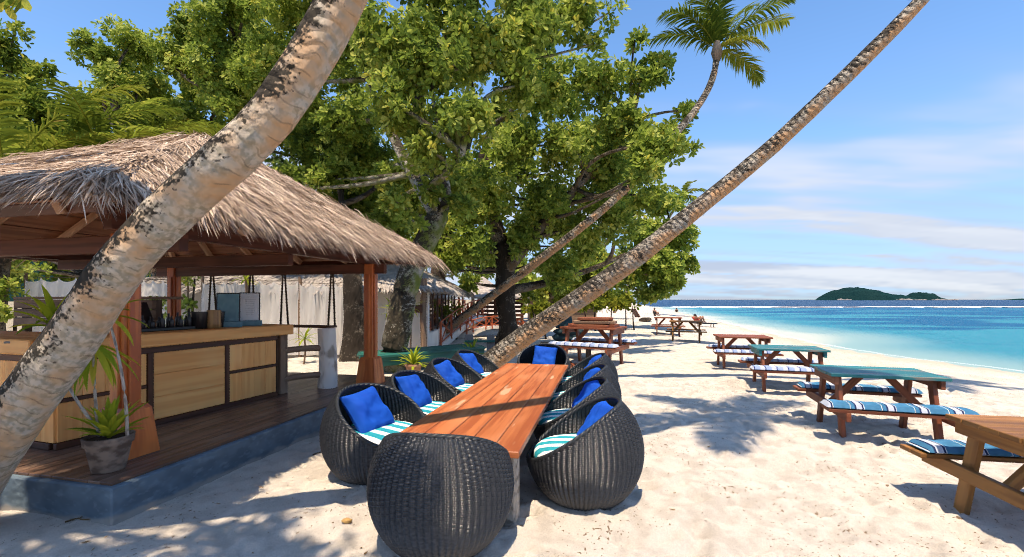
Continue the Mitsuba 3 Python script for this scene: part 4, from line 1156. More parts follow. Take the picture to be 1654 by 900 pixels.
palm('slender palm leaning past the big dark trunk, its whole crown against the sky', [(-3.258, 17.600, -0.112)[:3] + (0.22,), (-2.101, 16.900, 0.732)[:3] + (0.155,), (-0.562, 15.400, 1.808)[:3] + (0.140,), (1.342, 13.600, 3.181)[:3] + (0.125,), (3.399, 12.900, 4.912)[:3] + (0.108,), (4.781, 13.200, 6.452)[:3] + (0.102,), (5.758, 13.700, 7.691)[:3] + (0.095,), (6.224, 14.000, 8.770)[:3] + (0.095,), (6.262, 14.000, 9.243)[:3] + (0.09,)],
     'mat_palm_bark_grey', seed=8, sides=14, jitter=0.10, L=2.05, width=0.05, leaf_len=0.66, n=56,
     spec=[(3.35, 1.05, 2.25, 1.6), (2.9, 0.75, 2.1, 1.2), (3.6, 1.35, 2.3, 1.0), (1.4, 1.45, 2.2, 0.9), (4.5, 1.45, 2.1, 0.8), (0.4, 1.15, 2.4, 0.8), (-0.35, 0.85, 2.4, 0.85), (0.05, 0.70, 2.5, 0.75), (0.1, -0.15, 1.75, 1.1), (-0.8, 0.2, 1.55, 1.3)])
palm('small distant palm crown peeping over the shore trees beside the leaning palm', [(12.0, 54, 0, 0.2), (15.0, 53, 6, 0.18), (19.395, 52.000, 13.265)[:3] + (0.15,)], 'mat_palm_bark_grey', seed=12, fr=14, L=2.9, leaf_len=0.8, n=26, width=0.14, sides=8, nuts=False)
palm('low young palm with arching fronds behind the left end of the pavilion', None, None, crown_at=np.array((-9.518, 8.600, 3.738)), seed=15, L=3.6, leaf_len=0.85, n=48, width=0.055, nuts=False,
     spec=[(0.35, 0.95, 3.4, 0.9), (0.7, 0.70, 3.0, 0.9), (-0.1, 0.75, 2.4, 0.9), (1.2, 1.0, 3.2, 1.0), (-0.5, 0.45, 2.3, 1.0), (2.0, 1.0, 3.2, 1.2), (0.15, 0.25, 3.0, 0.9), (0.5, 1.25, 3.2, 1.0), (-0.9, 1.1, 3.0, 1.3)])
palm('feathery young palm behind the thatched ridge, between the leafy trees', None, None, crown_at=np.array((-8.409, 9.400, 4.344)), seed=19, L=3.0, leaf_len=0.8, n=44, width=0.055, nuts=False,
     spec=[(0.2, 0.8, 2.6, 1.0), (0.9, 1.0, 2.6, 1.1), (-0.4, 0.6, 2.2, 1.0), (2.2, 0.9, 2.6, 1.1), (3.0, 0.7, 2.4, 1.2), (-1.2, 1.0, 2.2, 1.3), (1.5, 1.3, 2.6, 0.9)])

# ================================================================== BROADLEAF TREES
tree('broadleaf_tree', 'leaning mossy trunked shade tree rising behind the right post of the pavilion', 'tree',
     [[(-2.9, 10.35, -0.2, 0.42), (-2.727, 10.350, 0.257)[:3] + (0.33,), (-2.516, 10.400, 1.375)[:3] + (0.29,), (-2.199, 10.500, 2.508)[:3] + (0.27,), (-1.663, 10.700, 3.827)[:3] + (0.24,), (-1.999, 10.800, 5.307)[:3] + (0.18,), (-1.871, 10.900, 7.256)[:3] + (0.10,)],
      [(-1.733, 10.600, 3.591)[:3] + (0.20,), (-2.822, 11.800, 5.331)[:3] + (0.14,), (-3.957, 12.900, 7.597)[:3] + (0.09,), (-4.654, 13.400, 9.640)[:3] + (0.06,)],
      [(-1.663, 10.700, 3.827)[:3] + (0.16,), (-1.699, 9.900, 4.062)[:3] + (0.10,), (-1.156, 9.300, 4.352)[:3] + (0.06,), (-1.019, 9.200, 4.509)[:3] + (0.04,)]],
     [(-6.37, 13.20, 9.52, 1.69), (-7.30, 13.60, 8.11, 1.38), (-4.47, 12.40, 8.54, 1.42), (-4.69, 13.00, 6.76, 1.41), (-2.22, 9.30, 6.80, 1.01), (-2.27, 9.00, 5.42, 0.91), (-1.53, 8.90, 6.10, 0.90), (-1.68, 9.10, 4.66, 0.74), (-0.99, 8.90, 5.26, 0.84), (-0.72, 9.30, 6.93, 1.01), (0.30, 9.80, 7.28, 0.99), (1.35, 10.20, 7.93, 0.83),
      (0.04, 9.60, 6.06, 0.78), (-1.10, 12.20, 4.80, 0.96), (-3.34, 13.20, 5.15, 1.07), (-5.27, 13.60, 5.17, 1.14), (-1.37, 9.50, 8.58, 1.54), (-4.47, 12.40, 10.72, 1.84), (0.45, 10.00, 8.82, 1.22), (1.85, 10.30, 7.36, 0.36), (2.22, 10.40, 8.12, 0.34), (-4.11, 14.00, 3.95, 0.85), (-6.75, 14.00, 5.08, 1.14), (-2.44, 14.20, 4.36, 0.77), (-1.83, 9.90, 3.99, 0.45), (-2.53, 10.00, 3.75, 0.41), (-1.15, 10.00, 3.61, 0.41), (-2.19, 10.00, 3.34, 0.32)],
     'mat_mossy_bark', 'mat_leaf', 0.155, 165, 11, sides=22)
tree('broadleaf_tree', 'great dark trunked shade tree at the middle, its broad crown reaching to the beach', 'tree',
     [[(-0.15, 16.2, -0.2, 0.75), (-0.109, 16.200, 0.374)[:3] + (0.40,), (-0.219, 16.200, 1.469)[:3] + (0.34,), (-0.263, 16.200, 2.782)[:3] + (0.32,), (-0.810, 16.200, 4.971)[:3] + (0.26,), (-0.584, 16.000, 7.741)[:3] + (0.14,)],
      [(-0.263, 16.200, 2.563)[:3] + (0.26,), (1.117, 15.600, 4.214)[:3] + (0.18,), (2.732, 15.200, 5.996)[:3] + (0.12,), (3.912, 15.000, 7.559)[:3] + (0.06,)],
      [(-0.263, 16.200, 1.906)[:3] + (0.2,), (0.758, 17.000, 2.105)[:3] + (0.16,), (2.688, 17.600, 2.646)[:3] + (0.11,), (4.451, 18.000, 3.400)[:3] + (0.06,)]],
     [(0.06, 14.00, 6.69, 1.32), (0.99, 13.80, 8.20, 1.16), (1.62, 13.60, 6.36, 1.21), (2.52, 14.00, 8.30, 1.14), (3.37, 14.00, 6.97, 1.14), (4.02, 14.30, 8.44, 0.87), (3.84, 12.30, 5.69, 0.73), (3.62, 12.00, 5.17, 0.54), (4.10, 12.10, 5.72, 0.46), (3.32, 12.00, 4.84, 0.39), (4.57, 14.40, 9.07, 0.51), (5.02, 14.40, 6.83, 0.70), (5.55, 14.50, 7.56, 0.43), (3.12, 15.60, 6.01, 1.31), (1.31, 15.40, 5.22, 1.42),
      (-0.55, 15.20, 4.76, 1.27), (-1.38, 15.20, 3.53, 1.07), (0.38, 15.80, 3.71, 1.07), (1.99, 15.80, 3.99, 1.15), (3.37, 15.80, 4.35, 1.11), (4.42, 14.80, 4.88, 0.80), (-2.16, 16.50, 3.03, 0.80), (1.63, 16.50, 2.58, 0.80), (5.60, 14.40, 6.39, 0.27), (3.83, 14.30, 9.70, 0.39), (-2.92, 17.00, 3.87, 0.96), (-1.58, 17.50, 2.29, 0.57)],
     'mat_tree_bark', 'mat_leaf', 0.20, 190, 21, limb=0.10, sides=20)
tree('broadleaf_tree', 'rounded shore tree overhanging the beach, its crown ending against the sea', 'tree',
     [[(1.6, 27, -0.2, 0.45), (2.2, 27, 1.6, 0.38), (3.4, 26.5, 3.2, 0.3), (5.2, 26, 4.6, 0.2)], [(2.0, 27, 1.0, 0.25), (4.2, 26, 2.0, 0.2), (6.6, 25.5, 3.2, 0.12), (8.4, 25, 3.6, 0.06)]],
     [(5.84, 25.00, 3.09, 1.76), (7.55, 24.50, 3.39, 1.72), (8.54, 24.50, 2.39, 0.99), (8.89, 25.00, 4.78, 1.42), (7.20, 25.00, 5.28, 1.62), (4.85, 26.00, 3.85, 1.83), (3.62, 26.00, 2.62, 1.48), (9.73, 25.00, 3.59, 0.74), (7.53, 25.00, 1.90, 0.81), (8.71, 26.00, 7.01, 1.26), (6.61, 26.00, 7.01, 1.48), (9.82, 25.50, 5.36, 0.59), (1.93, 27.00, 2.11, 1.09)],
     'mat_tree_bark', 'mat_leaf', 0.26, 260, 31, limb=0.12, sides=12)
tree('broadleaf_tree', 'leafy tree with a sky gap on its left, standing behind the pavilion ridge', 'tree',
     [[(-9.6, 14.8, -0.2, 0.30), (-9.3, 14.8, 2.5, 0.24), (-8.9, 14.6, 5.0, 0.2), (-8.2, 14.2, 8.0, 0.12)], [(-9.1, 14.6, 4.2, 0.14), (-10.6, 14.3, 5.6, 0.1), (-12.0, 14.2, 6.6, 0.05)]],
     [(-12.80, 14.20, 9.26, 0.81), (-11.58, 14.00, 9.43, 0.91), (-10.29, 13.80, 8.95, 0.97), (-11.39, 14.00, 8.11, 0.91), (-12.42, 14.20, 8.39, 0.73), (-9.13, 13.60, 8.11, 1.07), (-9.83, 13.80, 9.88, 0.78), (-8.86, 13.60, 9.48, 1.03), (-8.06, 13.80, 8.95, 1.08), (-8.34, 13.80, 7.27, 0.97), (-10.45, 14.40, 7.42, 0.74), (-9.41, 14.60, 6.71, 0.67), (-11.58, 14.60, 7.40, 0.59), (-7.96, 13.80, 10.44, 1.04), (-8.99, 13.80, 11.19, 1.12), (-13.18, 14.20, 9.54, 0.38)],
     'mat_tree_bark', 'mat_leaf', 0.145, 185, 41, sides=12)
tree('broadleaf_tree', 'dark dense tree at the left edge behind the young palms', 'tree',
     [[(-12.6, 11, -0.2, 0.3), (-12.4, 11, 2.5, 0.25), (-12.0, 11, 5, 0.15)]],
     [(-11.70, 10.60, 7.24, 0.64), (-11.06, 10.40, 6.29, 0.77), (-10.70, 10.60, 5.81, 0.69), (-11.26, 10.20, 5.38, 0.83), (-10.51, 11.00, 5.60, 0.62), (-12.42, 10.60, 6.53, 1.00), (-11.05, 10.80, 6.91, 0.38), (-10.99, 10.60, 5.02, 0.72), (-10.12, 11.40, 5.51, 0.62), (-11.49, 10.60, 7.75, 0.32), (-12.16, 10.50, 7.62, 0.57)],
     'mat_tree_bark', 'mat_leaf_deep', 0.14, 170, 51, sides=10)
# the tree that shades the near left sand: only a twig of it enters the picture's top left corner
tree('broadleaf_tree', 'overhanging tree of which only leafy twig ends show in the top left corner', 'tree',
     [[(-6.2, -0.6, -0.2, 0.35), (-6.0, -0.4, 2.5, 0.28), (-5.4, 0.2, 5.0, 0.2), (-4.2, 0.8, 6.6, 0.12)], [(-5.8, 0.0, 4.0, 0.14), (-5.2, 2.0, 5.0, 0.07), (-4.6, 3.7, 4.75, 0.03)]],
     [(-4.28, 3.90, 4.25, 0.24), (-4.03, 3.90, 4.14, 0.13), (-4.2, 0.3, 6.6, 0.9), (-3.1, -0.2, 6.9, 0.8), (-5.0, 0.8, 6.3, 0.7), (-2.1, 0.1, 7.2, 0.7), (-3.6, 1.1, 6.8, 0.5), (-1.6, -0.9, 7.0, 0.6), (-2.9, 0.7, 7.4, 0.45), (-1.1, -0.2, 7.6, 0.35)],
     'mat_tree_bark', 'mat_leaf_deep', 0.15, 150, 61, sides=10)
tree('broadleaf_tree', 'tall tree filling the middle between the mossy trunk and the great dark trunk', 'tree',
     [[(-3.4, 19, -0.2, 0.4), (-3.0, 19, 3, 0.32), (-2.4, 19, 6, 0.22), (-1.5, 19, 9, 0.1)]],
     [(-2.67, 18.50, 8.70, 1.50), (-0.93, 18.50, 8.95, 1.50), (-1.68, 18.50, 6.95, 1.45), (-3.26, 19.00, 6.32, 1.49), (-4.54, 19.00, 5.04, 1.34), (0.07, 18.00, 6.81, 1.36), (0.80, 18.00, 11.91, 1.70), (1.78, 18.00, 9.24, 1.46), (2.99, 18.00, 7.78, 1.41), (-1.72, 19.00, 11.72, 1.80), (-5.83, 19.00, 6.32, 1.54), (-7.04, 19.50, 4.34, 1.32), (-2.49, 19.00, 5.04, 1.34), (-4.29, 19.00, 8.89, 1.54), (4.21, 18.00, 7.29, 1.22), (3.32, 18.50, 5.70, 1.25), (5.07, 18.50, 6.95, 1.00), (1.10, 19.00, 5.30, 1.34), (-0.71, 19.50, 4.08, 1.16), (3.05, 20.00, 3.87, 1.24), (1.43, 20.00, 3.33, 1.08)],
     'mat_tree_bark', 'mat_leaf', 0.23, 150, 95, sides=10)
GB = 'trees massed behind the screens and roofs'
tree('broadleaf_tree', 'full leafy tree directly behind the thatched ridge, right of the leaning trunk', 'tree',
     [[(-6.4, 16.4, -0.2, 0.3), (-6.2, 16.4, 3, 0.22), (-5.8, 16.2, 6, 0.12)]],
     [(-8.32, 15.50, 7.34, 1.17), (-7.16, 15.50, 6.92, 1.17), (-6.37, 15.60, 5.80, 1.18), (-7.94, 15.80, 5.74, 1.11), (-5.77, 16.00, 5.04, 1.12), (-9.22, 15.80, 6.81, 1.07), (-6.89, 15.60, 8.43, 1.26), (-5.12, 16.00, 6.66, 1.21), (-4.69, 16.00, 5.58, 1.04), (-8.15, 16.00, 9.69, 1.30), (-5.77, 16.00, 9.25, 1.30)],
     'mat_tree_bark', 'mat_leaf', 0.18, 130, 97, sides=8)
tree('broadleaf_tree', 'spreading tree behind the feathery palms, left of the leaning trunk', 'tree',
     [[(-11.6, 17, -0.2, 0.3), (-11.4, 17, 4, 0.22), (-11.2, 17, 7, 0.12)]],
     [(-13.56, 16.00, 7.96, 0.99), (-12.26, 16.00, 8.61, 1.08), (-10.96, 16.00, 7.85, 1.08), (-11.18, 16.00, 9.25, 1.04), (-12.58, 16.00, 7.42, 0.95), (-9.88, 16.00, 8.82, 1.08), (-14.31, 16.00, 8.50, 0.78), (-13.02, 16.00, 9.69, 0.91), (-15.07, 16.00, 7.96, 0.78), (-9.23, 16.00, 10.77, 1.21), (-10.21, 16.00, 7.42, 0.95)],
     'mat_tree_bark', 'mat_leaf', 0.18, 130, 98, sides=8)
bg = [('dark tree behind the white canvas, left of the back post', -11.5, 16, [(60, 380), (20, 430), (110, 430), (150, 400), (-30, 400)], 46),
      ('bushy tree seen through the pavilion above the canvas, right of the back post', -8.2, 17, [(320, 420), (380, 400), (270, 415), (430, 420), (350, 350), (240, 380)], 46),
      ('deep green tree filling the gap above the pavilion roof, left of the mossy trunk', -4.6, 17, [(480, 400), (540, 390), (520, 330), (600, 400), (450, 340), (580, 330), (650, 370), (640, 320)], 48),
      ('far tree behind the gazebo roofs', -2.6, 32, [(700, 420), (740, 410), (780, 430), (720, 370), (680, 380), (800, 400), (760, 350), (840, 440)], 36),
      ('far low tree behind the great trunk', 1.5, 38, [(860, 460), (900, 465), (930, 470), (880, 430), (840, 470), (960, 465), (985, 478), (1005, 482), (950, 484), (900, 484), (860, 482)], 24),
      ('thick tree behind the pavilion roof at its left end', -11, 15, [(120, 330), (200, 300), (60, 320), (0, 330), (270, 290), (330, 300), (400, 300)], 52)]
F0 = lambda px, py, Y: ((px - 827) / 740 * Y, Y, 1.6 - (py - 484) / 740 * Y)
for i, (lab, x0, Y, pts, rpx) in enumerate(bg):
    cl = []
    r_ = np.random.default_rng(100 + i)
    for (px, py) in pts:
        yy = Y + r_.uniform(-1, 1)
        q = F0(px, py, yy); cl.append((*q, rpx / 740 * yy * r_.uniform(0.85, 1.15)))
    top = np.mean([c[:3] for c in cl], axis=0)
    tree('broadleaf_tree', lab, 'tree', [[(x0, Y, -0.2, 0.15), (x0 * 0.7 + top[0] * 0.3, Y, top[2] * 0.4, 0.11), (top[0], Y, top[2], 0.07)]], cl, 'mat_tree_bark', 'mat_leaf_deep' if i % 2 == 0 else 'mat_leaf', 0.17 if Y < 20 else 0.32, 150, 71 + i, group=GB, sides=8)
# dark ivy grown trunk behind the pavilion
tree('broadleaf_tree', 'upright dark trunk standing just behind the pavilion, left of the right post', 'tree',
     [[(-4.135, 12.000, -0.119)[:3] + (0.42,), (-4.135, 12.000, 1.016)[:3] + (0.27,), (-4.200, 12.000, 2.314)[:3] + (0.24,), (-4.369, 12.200, 3.150)[:3] + (0.20,), (-4.980, 13.400, 4.389)[:3] + (0.10,)]],
     [(-6.27, 14.20, 6.67, 1.06), (-5.27, 14.60, 6.02, 0.99), (-4.42, 14.40, 6.35, 0.97), (-5.74, 14.80, 4.28, 0.80)], 'mat_tree_bark', 'mat_leaf_deep', 0.15, 160, 91, sides=14)


def bush(label, clumps, leafmat='mat_leaf_bush', leaf=0.16, dens=150, seed=1, group='bushes along the back of the beach'):
    k = thing('bush', label, 'bush', group)
    mb = MB(); crown(mb, clumps, leaf, dens, 6, seed, 0.8)
    part(k, 'foliage', mb, leafmat, False, True)
    r_ = np.random.default_rng(seed)
    for c in clumps[:3]:
        mb = MB(); b = np.array([c[0] + r_.uniform(-.1, .1), c[1], -0.1]); mb.tube(spline([b, (b + np.array(c[:3])) / 2 + r_.normal(size=3) * 0.05, c[:3]], 6), np.linspace(0.05, 0.02, 6), 5); part(k, 'stem', mb, 'mat_tree_bark', True)


bush('yellow green bush behind the stacked tables', [(4.33, 23.20, 1.41, 0.60), (5.09, 23.40, 1.47, 0.63), (3.51, 23.00, 1.35, 0.53), (5.66, 23.40, 1.41, 0.44), (4.80, 24.00, 1.86, 0.58)], seed=3, leaf=0.24)
bush('yellow green bush at the foot of the shore tree, nearest the water', [(6.32, 24.00, 1.28, 0.29), (5.94, 24.00, 1.54, 0.52)], seed=4, leaf=0.24)
bush('pale green bush between the great trunk and the leaning palm', [(1.36, 19.00, 1.29, 0.46), (2.11, 20.00, 1.49, 0.54), (0.83, 18.50, 1.20, 0.35), (2.65, 20.00, 1.60, 0.49), (0.68, 22.00, 1.72, 0.42)], seed=5, leaf=0.22)
bush('golden green shrub under the red bridge rail', [(-2.57, 17.00, 1.12, 0.32), (-2.24, 18.00, 1.28, 0.29), (-2.88, 16.50, 0.98, 0.22)], seed=6, leaf=0.2)
bush('green climber and ferns seen between the back post and the first swing', [(-7.90, 11.20, 1.51, 0.27), (-7.89, 11.40, 2.12, 0.28), (-7.83, 11.00, 1.06, 0.30), (-8.11, 10.40, 1.38, 0.31), (-7.93, 10.00, 0.98, 0.30)], 'mat_leaf', seed=7, leaf=0.14)
bush('green shrub at the left edge beside the white canvas', [(-12.17, 11.00, 1.81, 0.39), (-11.95, 10.50, 1.37, 0.37), (-12.43, 11.40, 2.28, 0.31), (-13.06, 12.60, 2.35, 0.27)], 'mat_leaf', seed=8, leaf=0.14)

# ================================================================== BACKGROUND: SCREENS, BUILDING, BRIDGE, GAZEBO
GCN = 'white canvas screens behind the bar'


def canvas(p0, p1, z0, z1, lab, seed):
    k = thing('canvas_screen', lab, 'screen', GCN)
    p0, p1 = np.array([*p0, 0.0]), np.array([*p1, 0.0])
    n, m = 60, 16
    u, v = np.linspace(0, 1, n), np.linspace(0, 1, m)
    U, V = np.meshgrid(u, v, indexing='ij')
    scal = 0.13 * np.abs(np.sin(U * math.pi * 4.0)) ** 0.7
    nrm = norm(np.cross(p1 - p0, [0, 0, 1.0]))
    wob = (meshkit.fbm(np.stack([U * 9, V * 1.6, 0 * U], -1), 3, seed) - 0.5) * 0.16 + 0.04 * np.sin(U * 25) * V
    top = z1 - scal
    Z_ = z0 + (top - z0) * V
    P_ = p0 + (p1 - p0) * U[..., None] + nrm * wob[..., None]
    P_[..., 2] = Z_
    mb = MB(); mb.grid(P_); part(k, 'cloth', mb, 'mat_canvas', True)
    for e in (p0, p1):
        mb = MB(); mb.tube(np.stack([e + [0, 0.06, z] for z in np.linspace(-0.1, z1 + 0.10, 6)]), 0.035, 7, 0.1); part(k, 'pole', mb, 'mat_old_wood', True)
    t = np.linspace(0, 1, 41)
    rp = p0 + (p1 - p0) * t[:, None]; rp[:, 2] = z1 - 0.02 * np.sin(t * math.pi)
    mb = MB(); mb.tube(rp, 0.009, 5, caps=False); part(k, 'cord', mb, 'mat_rope', True)


xs = lambda px, Y: (px - 827) / 740 * Y
canvas((xs(38, 11.6), 11.6), (xs(150, 11.8), 11.8), 0.55, 2.18, 'white canvas screen farthest left, seen beyond the leaning trunk', 1)
canvas((xs(215, 11.9), 11.9), (xs(280, 12), 12.0), 0.1, 2.14, 'white canvas screen behind the back post', 2)
canvas((xs(325, 12.1), 12.1), (xs(398, 12.2), 12.2), 0.1, 2.12, 'white canvas screen behind the bar till and cup', 3)
canvas((xs(400, 12.3), 12.3), (xs(482, 12.4), 12.4), 0.1, 2.12, 'white canvas screen behind the menus and stump', 4)
canvas((xs(484, 12.4), 12.4), (xs(560, 12.5), 12.5), 0.1, 2.06, 'white canvas screen behind the right hand swing', 5)

bld = thing('beach_restaurant', 'low white walled building with grey thatch roof right of the pavilion', 'building')
BX0, BX1, BY0, BY1, BZ = -11.5, -2.45, 13.4, 20.5, 1.98
mb = MB(); mb.beam((BX0, BY0 + 0.1, BZ / 2), (BX1, BY0 + 0.1, BZ / 2), 0.2, BZ); part(bld, 'wall', mb, 'mat_plaster')
mb = MB(); mb.beam((BX1 - 0.1, BY0 + 0.202, 0.30), (BX1 - 0.1, BY1, 0.30), 0.2, 0.6); part(bld, 'low_wall', mb, 'mat_plaster')
mb = MB(); mb.beam((BX0 + 0.1, BY1, BZ / 2), (BX1 - 0.5, BY1, BZ / 2), 0.2, BZ); part(bld, 'back_wall', mb, 'mat_old_wood')
for i in range(8):
    y = BY0 + 0.35 + i * (BY1 - BY0 - 0.5) / 7
    mb = MB(); mb.beam((BX1 - 0.1, y, 0.602), (BX1 - 0.1, y, BZ), 0.07, 0.07, up=(0, 1, 0)); part(bld, 'mullion', mb, 'mat_frame')
    if i < 7:
        w_ = (BY1 - BY0 - 0.5) / 7
        mb = MB(); mb.beam((BX1 - 0.1, y + 0.04, 1.28), (BX1 - 0.1, y + w_ - 0.04, 1.28), 0.012, 1.3); part(bld, 'pane', mb, 'mat_pane')
e = [np.array(q) for q in ((BX0 - 0.6, BY0 - 0.6, BZ - 0.05), (BX1 + 0.55, BY0 - 0.6, BZ - 0.05), (BX1 + 0.55, BY1 + 0.6, BZ - 0.05), (BX0 - 0.6, BY1 + 0.6, BZ - 0.05))]
r0, r1 = np.array((BX0 + 2.5, 16.9, 3.0)), np.array((BX1 - 1.6, 16.9, 3.0))
roof = part(bld, 'roof', MB().add(e + [r0, r1] + [q - [0, 0, 0.12] for q in e], np.array([(0, 1, 5, 4), (2, 3, 4, 5), (0, 6, 7, 1), (1, 7, 8, 2), (2, 8, 9, 3), (9, 8, 7, 6)])), 'mat_grey_thatch')
scene[roof] = None
mbr = MB().add(e + [r0, r1] + [q - [0, 0, 0.12] for q in e], np.array([(0, 1, 5), (0, 5, 4), (2, 3, 4), (2, 4, 5), (1, 2, 5), (3, 0, 4), (0, 6, 7), (0, 7, 1), (1, 7, 8), (1, 8, 2), (2, 8, 9), (2, 9, 3), (9, 8, 7), (9, 7, 6)]))
scene[roof] = mbr.shape('mat_grey_thatch')
# ragged thatch fringe on its visible slopes
r_ = np.random.default_rng(5)
mb = MB()
for (a0, a1, c0_, c1_, m) in ((e[0], e[1], r0, r1, 5200), (e[1], e[2], r1, r1, 3000)):
    u, s = r_.random((m, 1)), r_.random((m, 1)) ** 1.2
    p = a0 + (a1 - a0) * u; q = c0_ + (c1_ - c0_) * u
    o = p + (q - p) * s + [0, 0, 0.03]
    leaves(mb, o, (p - q) + r_.normal(size=(m, 3)) * 0.4, np.array([0, 0, 1.0]) + r_.normal(size=(m, 3)) * 0.3, r_.uniform(0.3, 0.6, m), r_.uniform(0.03, 0.07, m), np.clip(r_.normal(0.62, 0.25, m), 0, 1), droop=0.2, template='strap')
part(bld, 'roof_thatch', mb, 'mat_grey_thatch', False, True)

kp = thing('utility_post', 'weathered wooden post with a small box beside the white building', 'post')
pp = np.array([xs(684, 13.0), 13.0, 0])
mb = MB(); mb.tube(np.stack([pp + [0.01 * math.sin(z * 4), 0, z] for z in np.linspace(-0.1, 2.2, 9)]), 0.09, 10, 0.12); part(kp, 'post', mb, 'mat_old_wood', True)
mb = MB(); mb.box(pp + [-0.12, -0.09, 1.34], (0.20, 0.16, 0.22)); part(kp, 'box', mb, 'mat_frame')


def railing(holder, pts, h=0.75, posts=6, bsdf='mat_red_rail', th=0.05):
    pts = np.asarray(pts, float)
    n = len(pts)
    up = np.array([0, 0, h])
    for f in (1.0, 0.12):
        mb = MB(); mb.tube(pts + up * f, th * 0.5, 6); part(holder, 'hand_rail' if f == 1 else 'lower_rail', mb, bsdf, True)
    idx = np.linspace(0, n - 1, posts).round().astype(int)
    for a in idx:
        mb = MB(); mb.beam(pts[a] - [0, 0, 0.1], pts[a] + up, th * 1.4, th * 1.4, up=(0, 1, 0)); part(holder, 'baluster', mb, bsdf)
    for a, b in zip(idx[:-1], idx[1:]):
        for (p, q) in ((pts[a] + up * 0.12, pts[b] + up), (pts[b] + up * 0.12, pts[a] + up)):
            mb = MB(); mb.beam(p, q, th * 0.7, th * 0.7); part(holder, 'lattice', mb, bsdf)


br = thing('red_railed_footbridge', 'arched footbridge with red lattice rails beside the white building', 'footbridge')
t = np.linspace(0, 1, 14)
cl = np.stack([-3.0 + 1.1 * t, 15.4 + 9 * t, 0.05 + 0.75 * np.sin(t * math.pi * 0.62)], 1)
sd = norm(np.array([9, -1.1, 0.0])) * 0.62
mb = MB(); mb.grid(np.stack([cl - sd, cl + sd], 1)); mb.grid(np.stack([cl + sd, cl + sd - [0, 0, 0.25]], 1)); mb.grid(np.stack([cl - sd, cl - sd - [0, 0, 0.25]], 1)); part(br, 'walkway', mb, 'mat_plaster')
railing(br, cl + sd, 0.8, 8); railing(br, cl - sd, 0.8, 8)
b2 = thing('pink_arched_footbridge', 'small pale arched footbridge with orange rails left of the great trunk', 'footbridge')
cl2 = np.stack([-2.5 + 3.4 * t, 19.5 + 0.6 * t, 0.06 + 0.42 * np.sin(t * math.pi)], 1)
sd2 = np.array([0.1, -0.55, 0])
low = cl2.copy(); low[:, 2] = np.maximum(0.0, 0.40 * np.sin(np.clip((t - 0.18) / 0.64, 0, 1) * math.pi)) - 0.02
low[(t < 0.18) | (t > 0.82), 2] = -0.15
mb = MB(); mb.grid(np.stack([cl2 - sd2, cl2 + sd2], 1)); mb.grid(np.stack([cl2 + sd2, low + sd2], 1)); mb.grid(np.stack([cl2 - sd2, low - sd2], 1)); part(b2, 'arch', mb, 'mat_plaster')
railing(b2, cl2 + sd2, 0.42, 9, 'mat_red_rail', 0.04)

gz = thing('thatched_gazebo', 'open gazebo with two tiered grey thatch roof behind the footbridges', 'gazebo')
gc = np.array([-1.95, 26.5, 0])


def pyramid(mb, c, w, z0, z1, top=0.0):
    v = [c + np.array([sx_ * w, sy_ * w, z0]) for sx_, sy_ in ((-1, -1), (1, -1), (1, 1), (-1, 1))] + [c + np.array([sx_ * top, sy_ * top, z1]) for sx_, sy_ in ((-1, -1), (1, -1), (1, 1), (-1, 1))] + [c + np.array([sx_ * w, sy_ * w, z0 - 0.1]) for sx_, sy_ in ((-1, -1), (1, -1), (1, 1), (-1, 1))]
    f = [(i, (i + 1) % 4, 4 + (i + 1) % 4, 4 + i) for i in range(4)] + [(8 + i, 8 + (i + 1) % 4, (i + 1) % 4, i) for i in range(4)] + [(11, 10, 9, 8), (4, 5, 6, 7)]
    f = np.array(f)
    mb.add(np.array(v), f)
    return mb


part(gz, 'lower_roof', pyramid(MB(), gc, 1.35, 1.85, 2.55, 0.35), 'mat_grey_thatch')
part(gz, 'upper_roof', pyramid(MB(), gc + [0.25, 0.3, 0], 0.75, 2.40, 2.95, 0.02), 'mat_grey_thatch')
for sx_ in (-1, 1):
    for sy_ in (-1, 1):
        mb = MB(); mb.beam(gc + [sx_ * 1.0, sy_ * 1.0, 0], gc + [sx_ * 1.0, sy_ * 1.0, 1.86], 0.11, 0.11, up=(0, 1, 0)); part(gz, 'post', mb, 'mat_frame')
mb = MB(); mb.beam(gc + [-1.1, 0, 0.35], gc + [1.1, 0, 0.35], 2.2, 0.7); part(gz, 'floor', mb, 'mat_old_wood')
g2 = thing('thatched_hut', 'dark timber hut with a grey thatch roof half hidden by the great trunk', 'hut')
gc2 = np.array([-0.6, 25.2, 0])
part(g2, 'roof', pyramid(MB(), gc2, 1.5, 1.75, 2.45, 0.2), 'mat_grey_thatch')
for z in np.linspace(0.35, 1.65, 7):
    mb = MB(); mb.beam(gc2 + [-1.2, -1.2, z], gc2 + [1.2, -1.2, z], 0.05, 0.15); part(g2, 'wall_board', mb, 'mat_frame')
for sx_ in (-1.15, 1.15):
    for sy_ in (-1.15, 1.15):
        mb = MB(); mb.beam(gc2 + [sx_, sy_, 0], gc2 + [sx_, sy_, 1.76], 0.12, 0.12, up=(0, 1, 0)); part(g2, 'post', mb, 'mat_frame')
hz = thing('far_bungalow', 'low bungalow with pale roof glimpsed beyond the great trunk', 'building')
mb = MB(); mb.beam((1.2, 34, 0.9), (6.0, 34, 0.9), 3, 1.8); part(hz, 'wall', mb, 'mat_old_wood')
mb = MB(); mb.add([(0.7, 32, 1.8), (6.5, 32, 1.8), (6.5, 36, 1.8), (0.7, 36, 1.8), (1.6, 34, 2.9), (5.6, 34, 2.9)], np.array([(0, 1, 5), (0, 5, 4), (2, 3, 4), (2, 4, 5), (1, 2, 5), (3, 0, 4)])); part(hz, 'roof', mb, 'mat_grey_thatch')

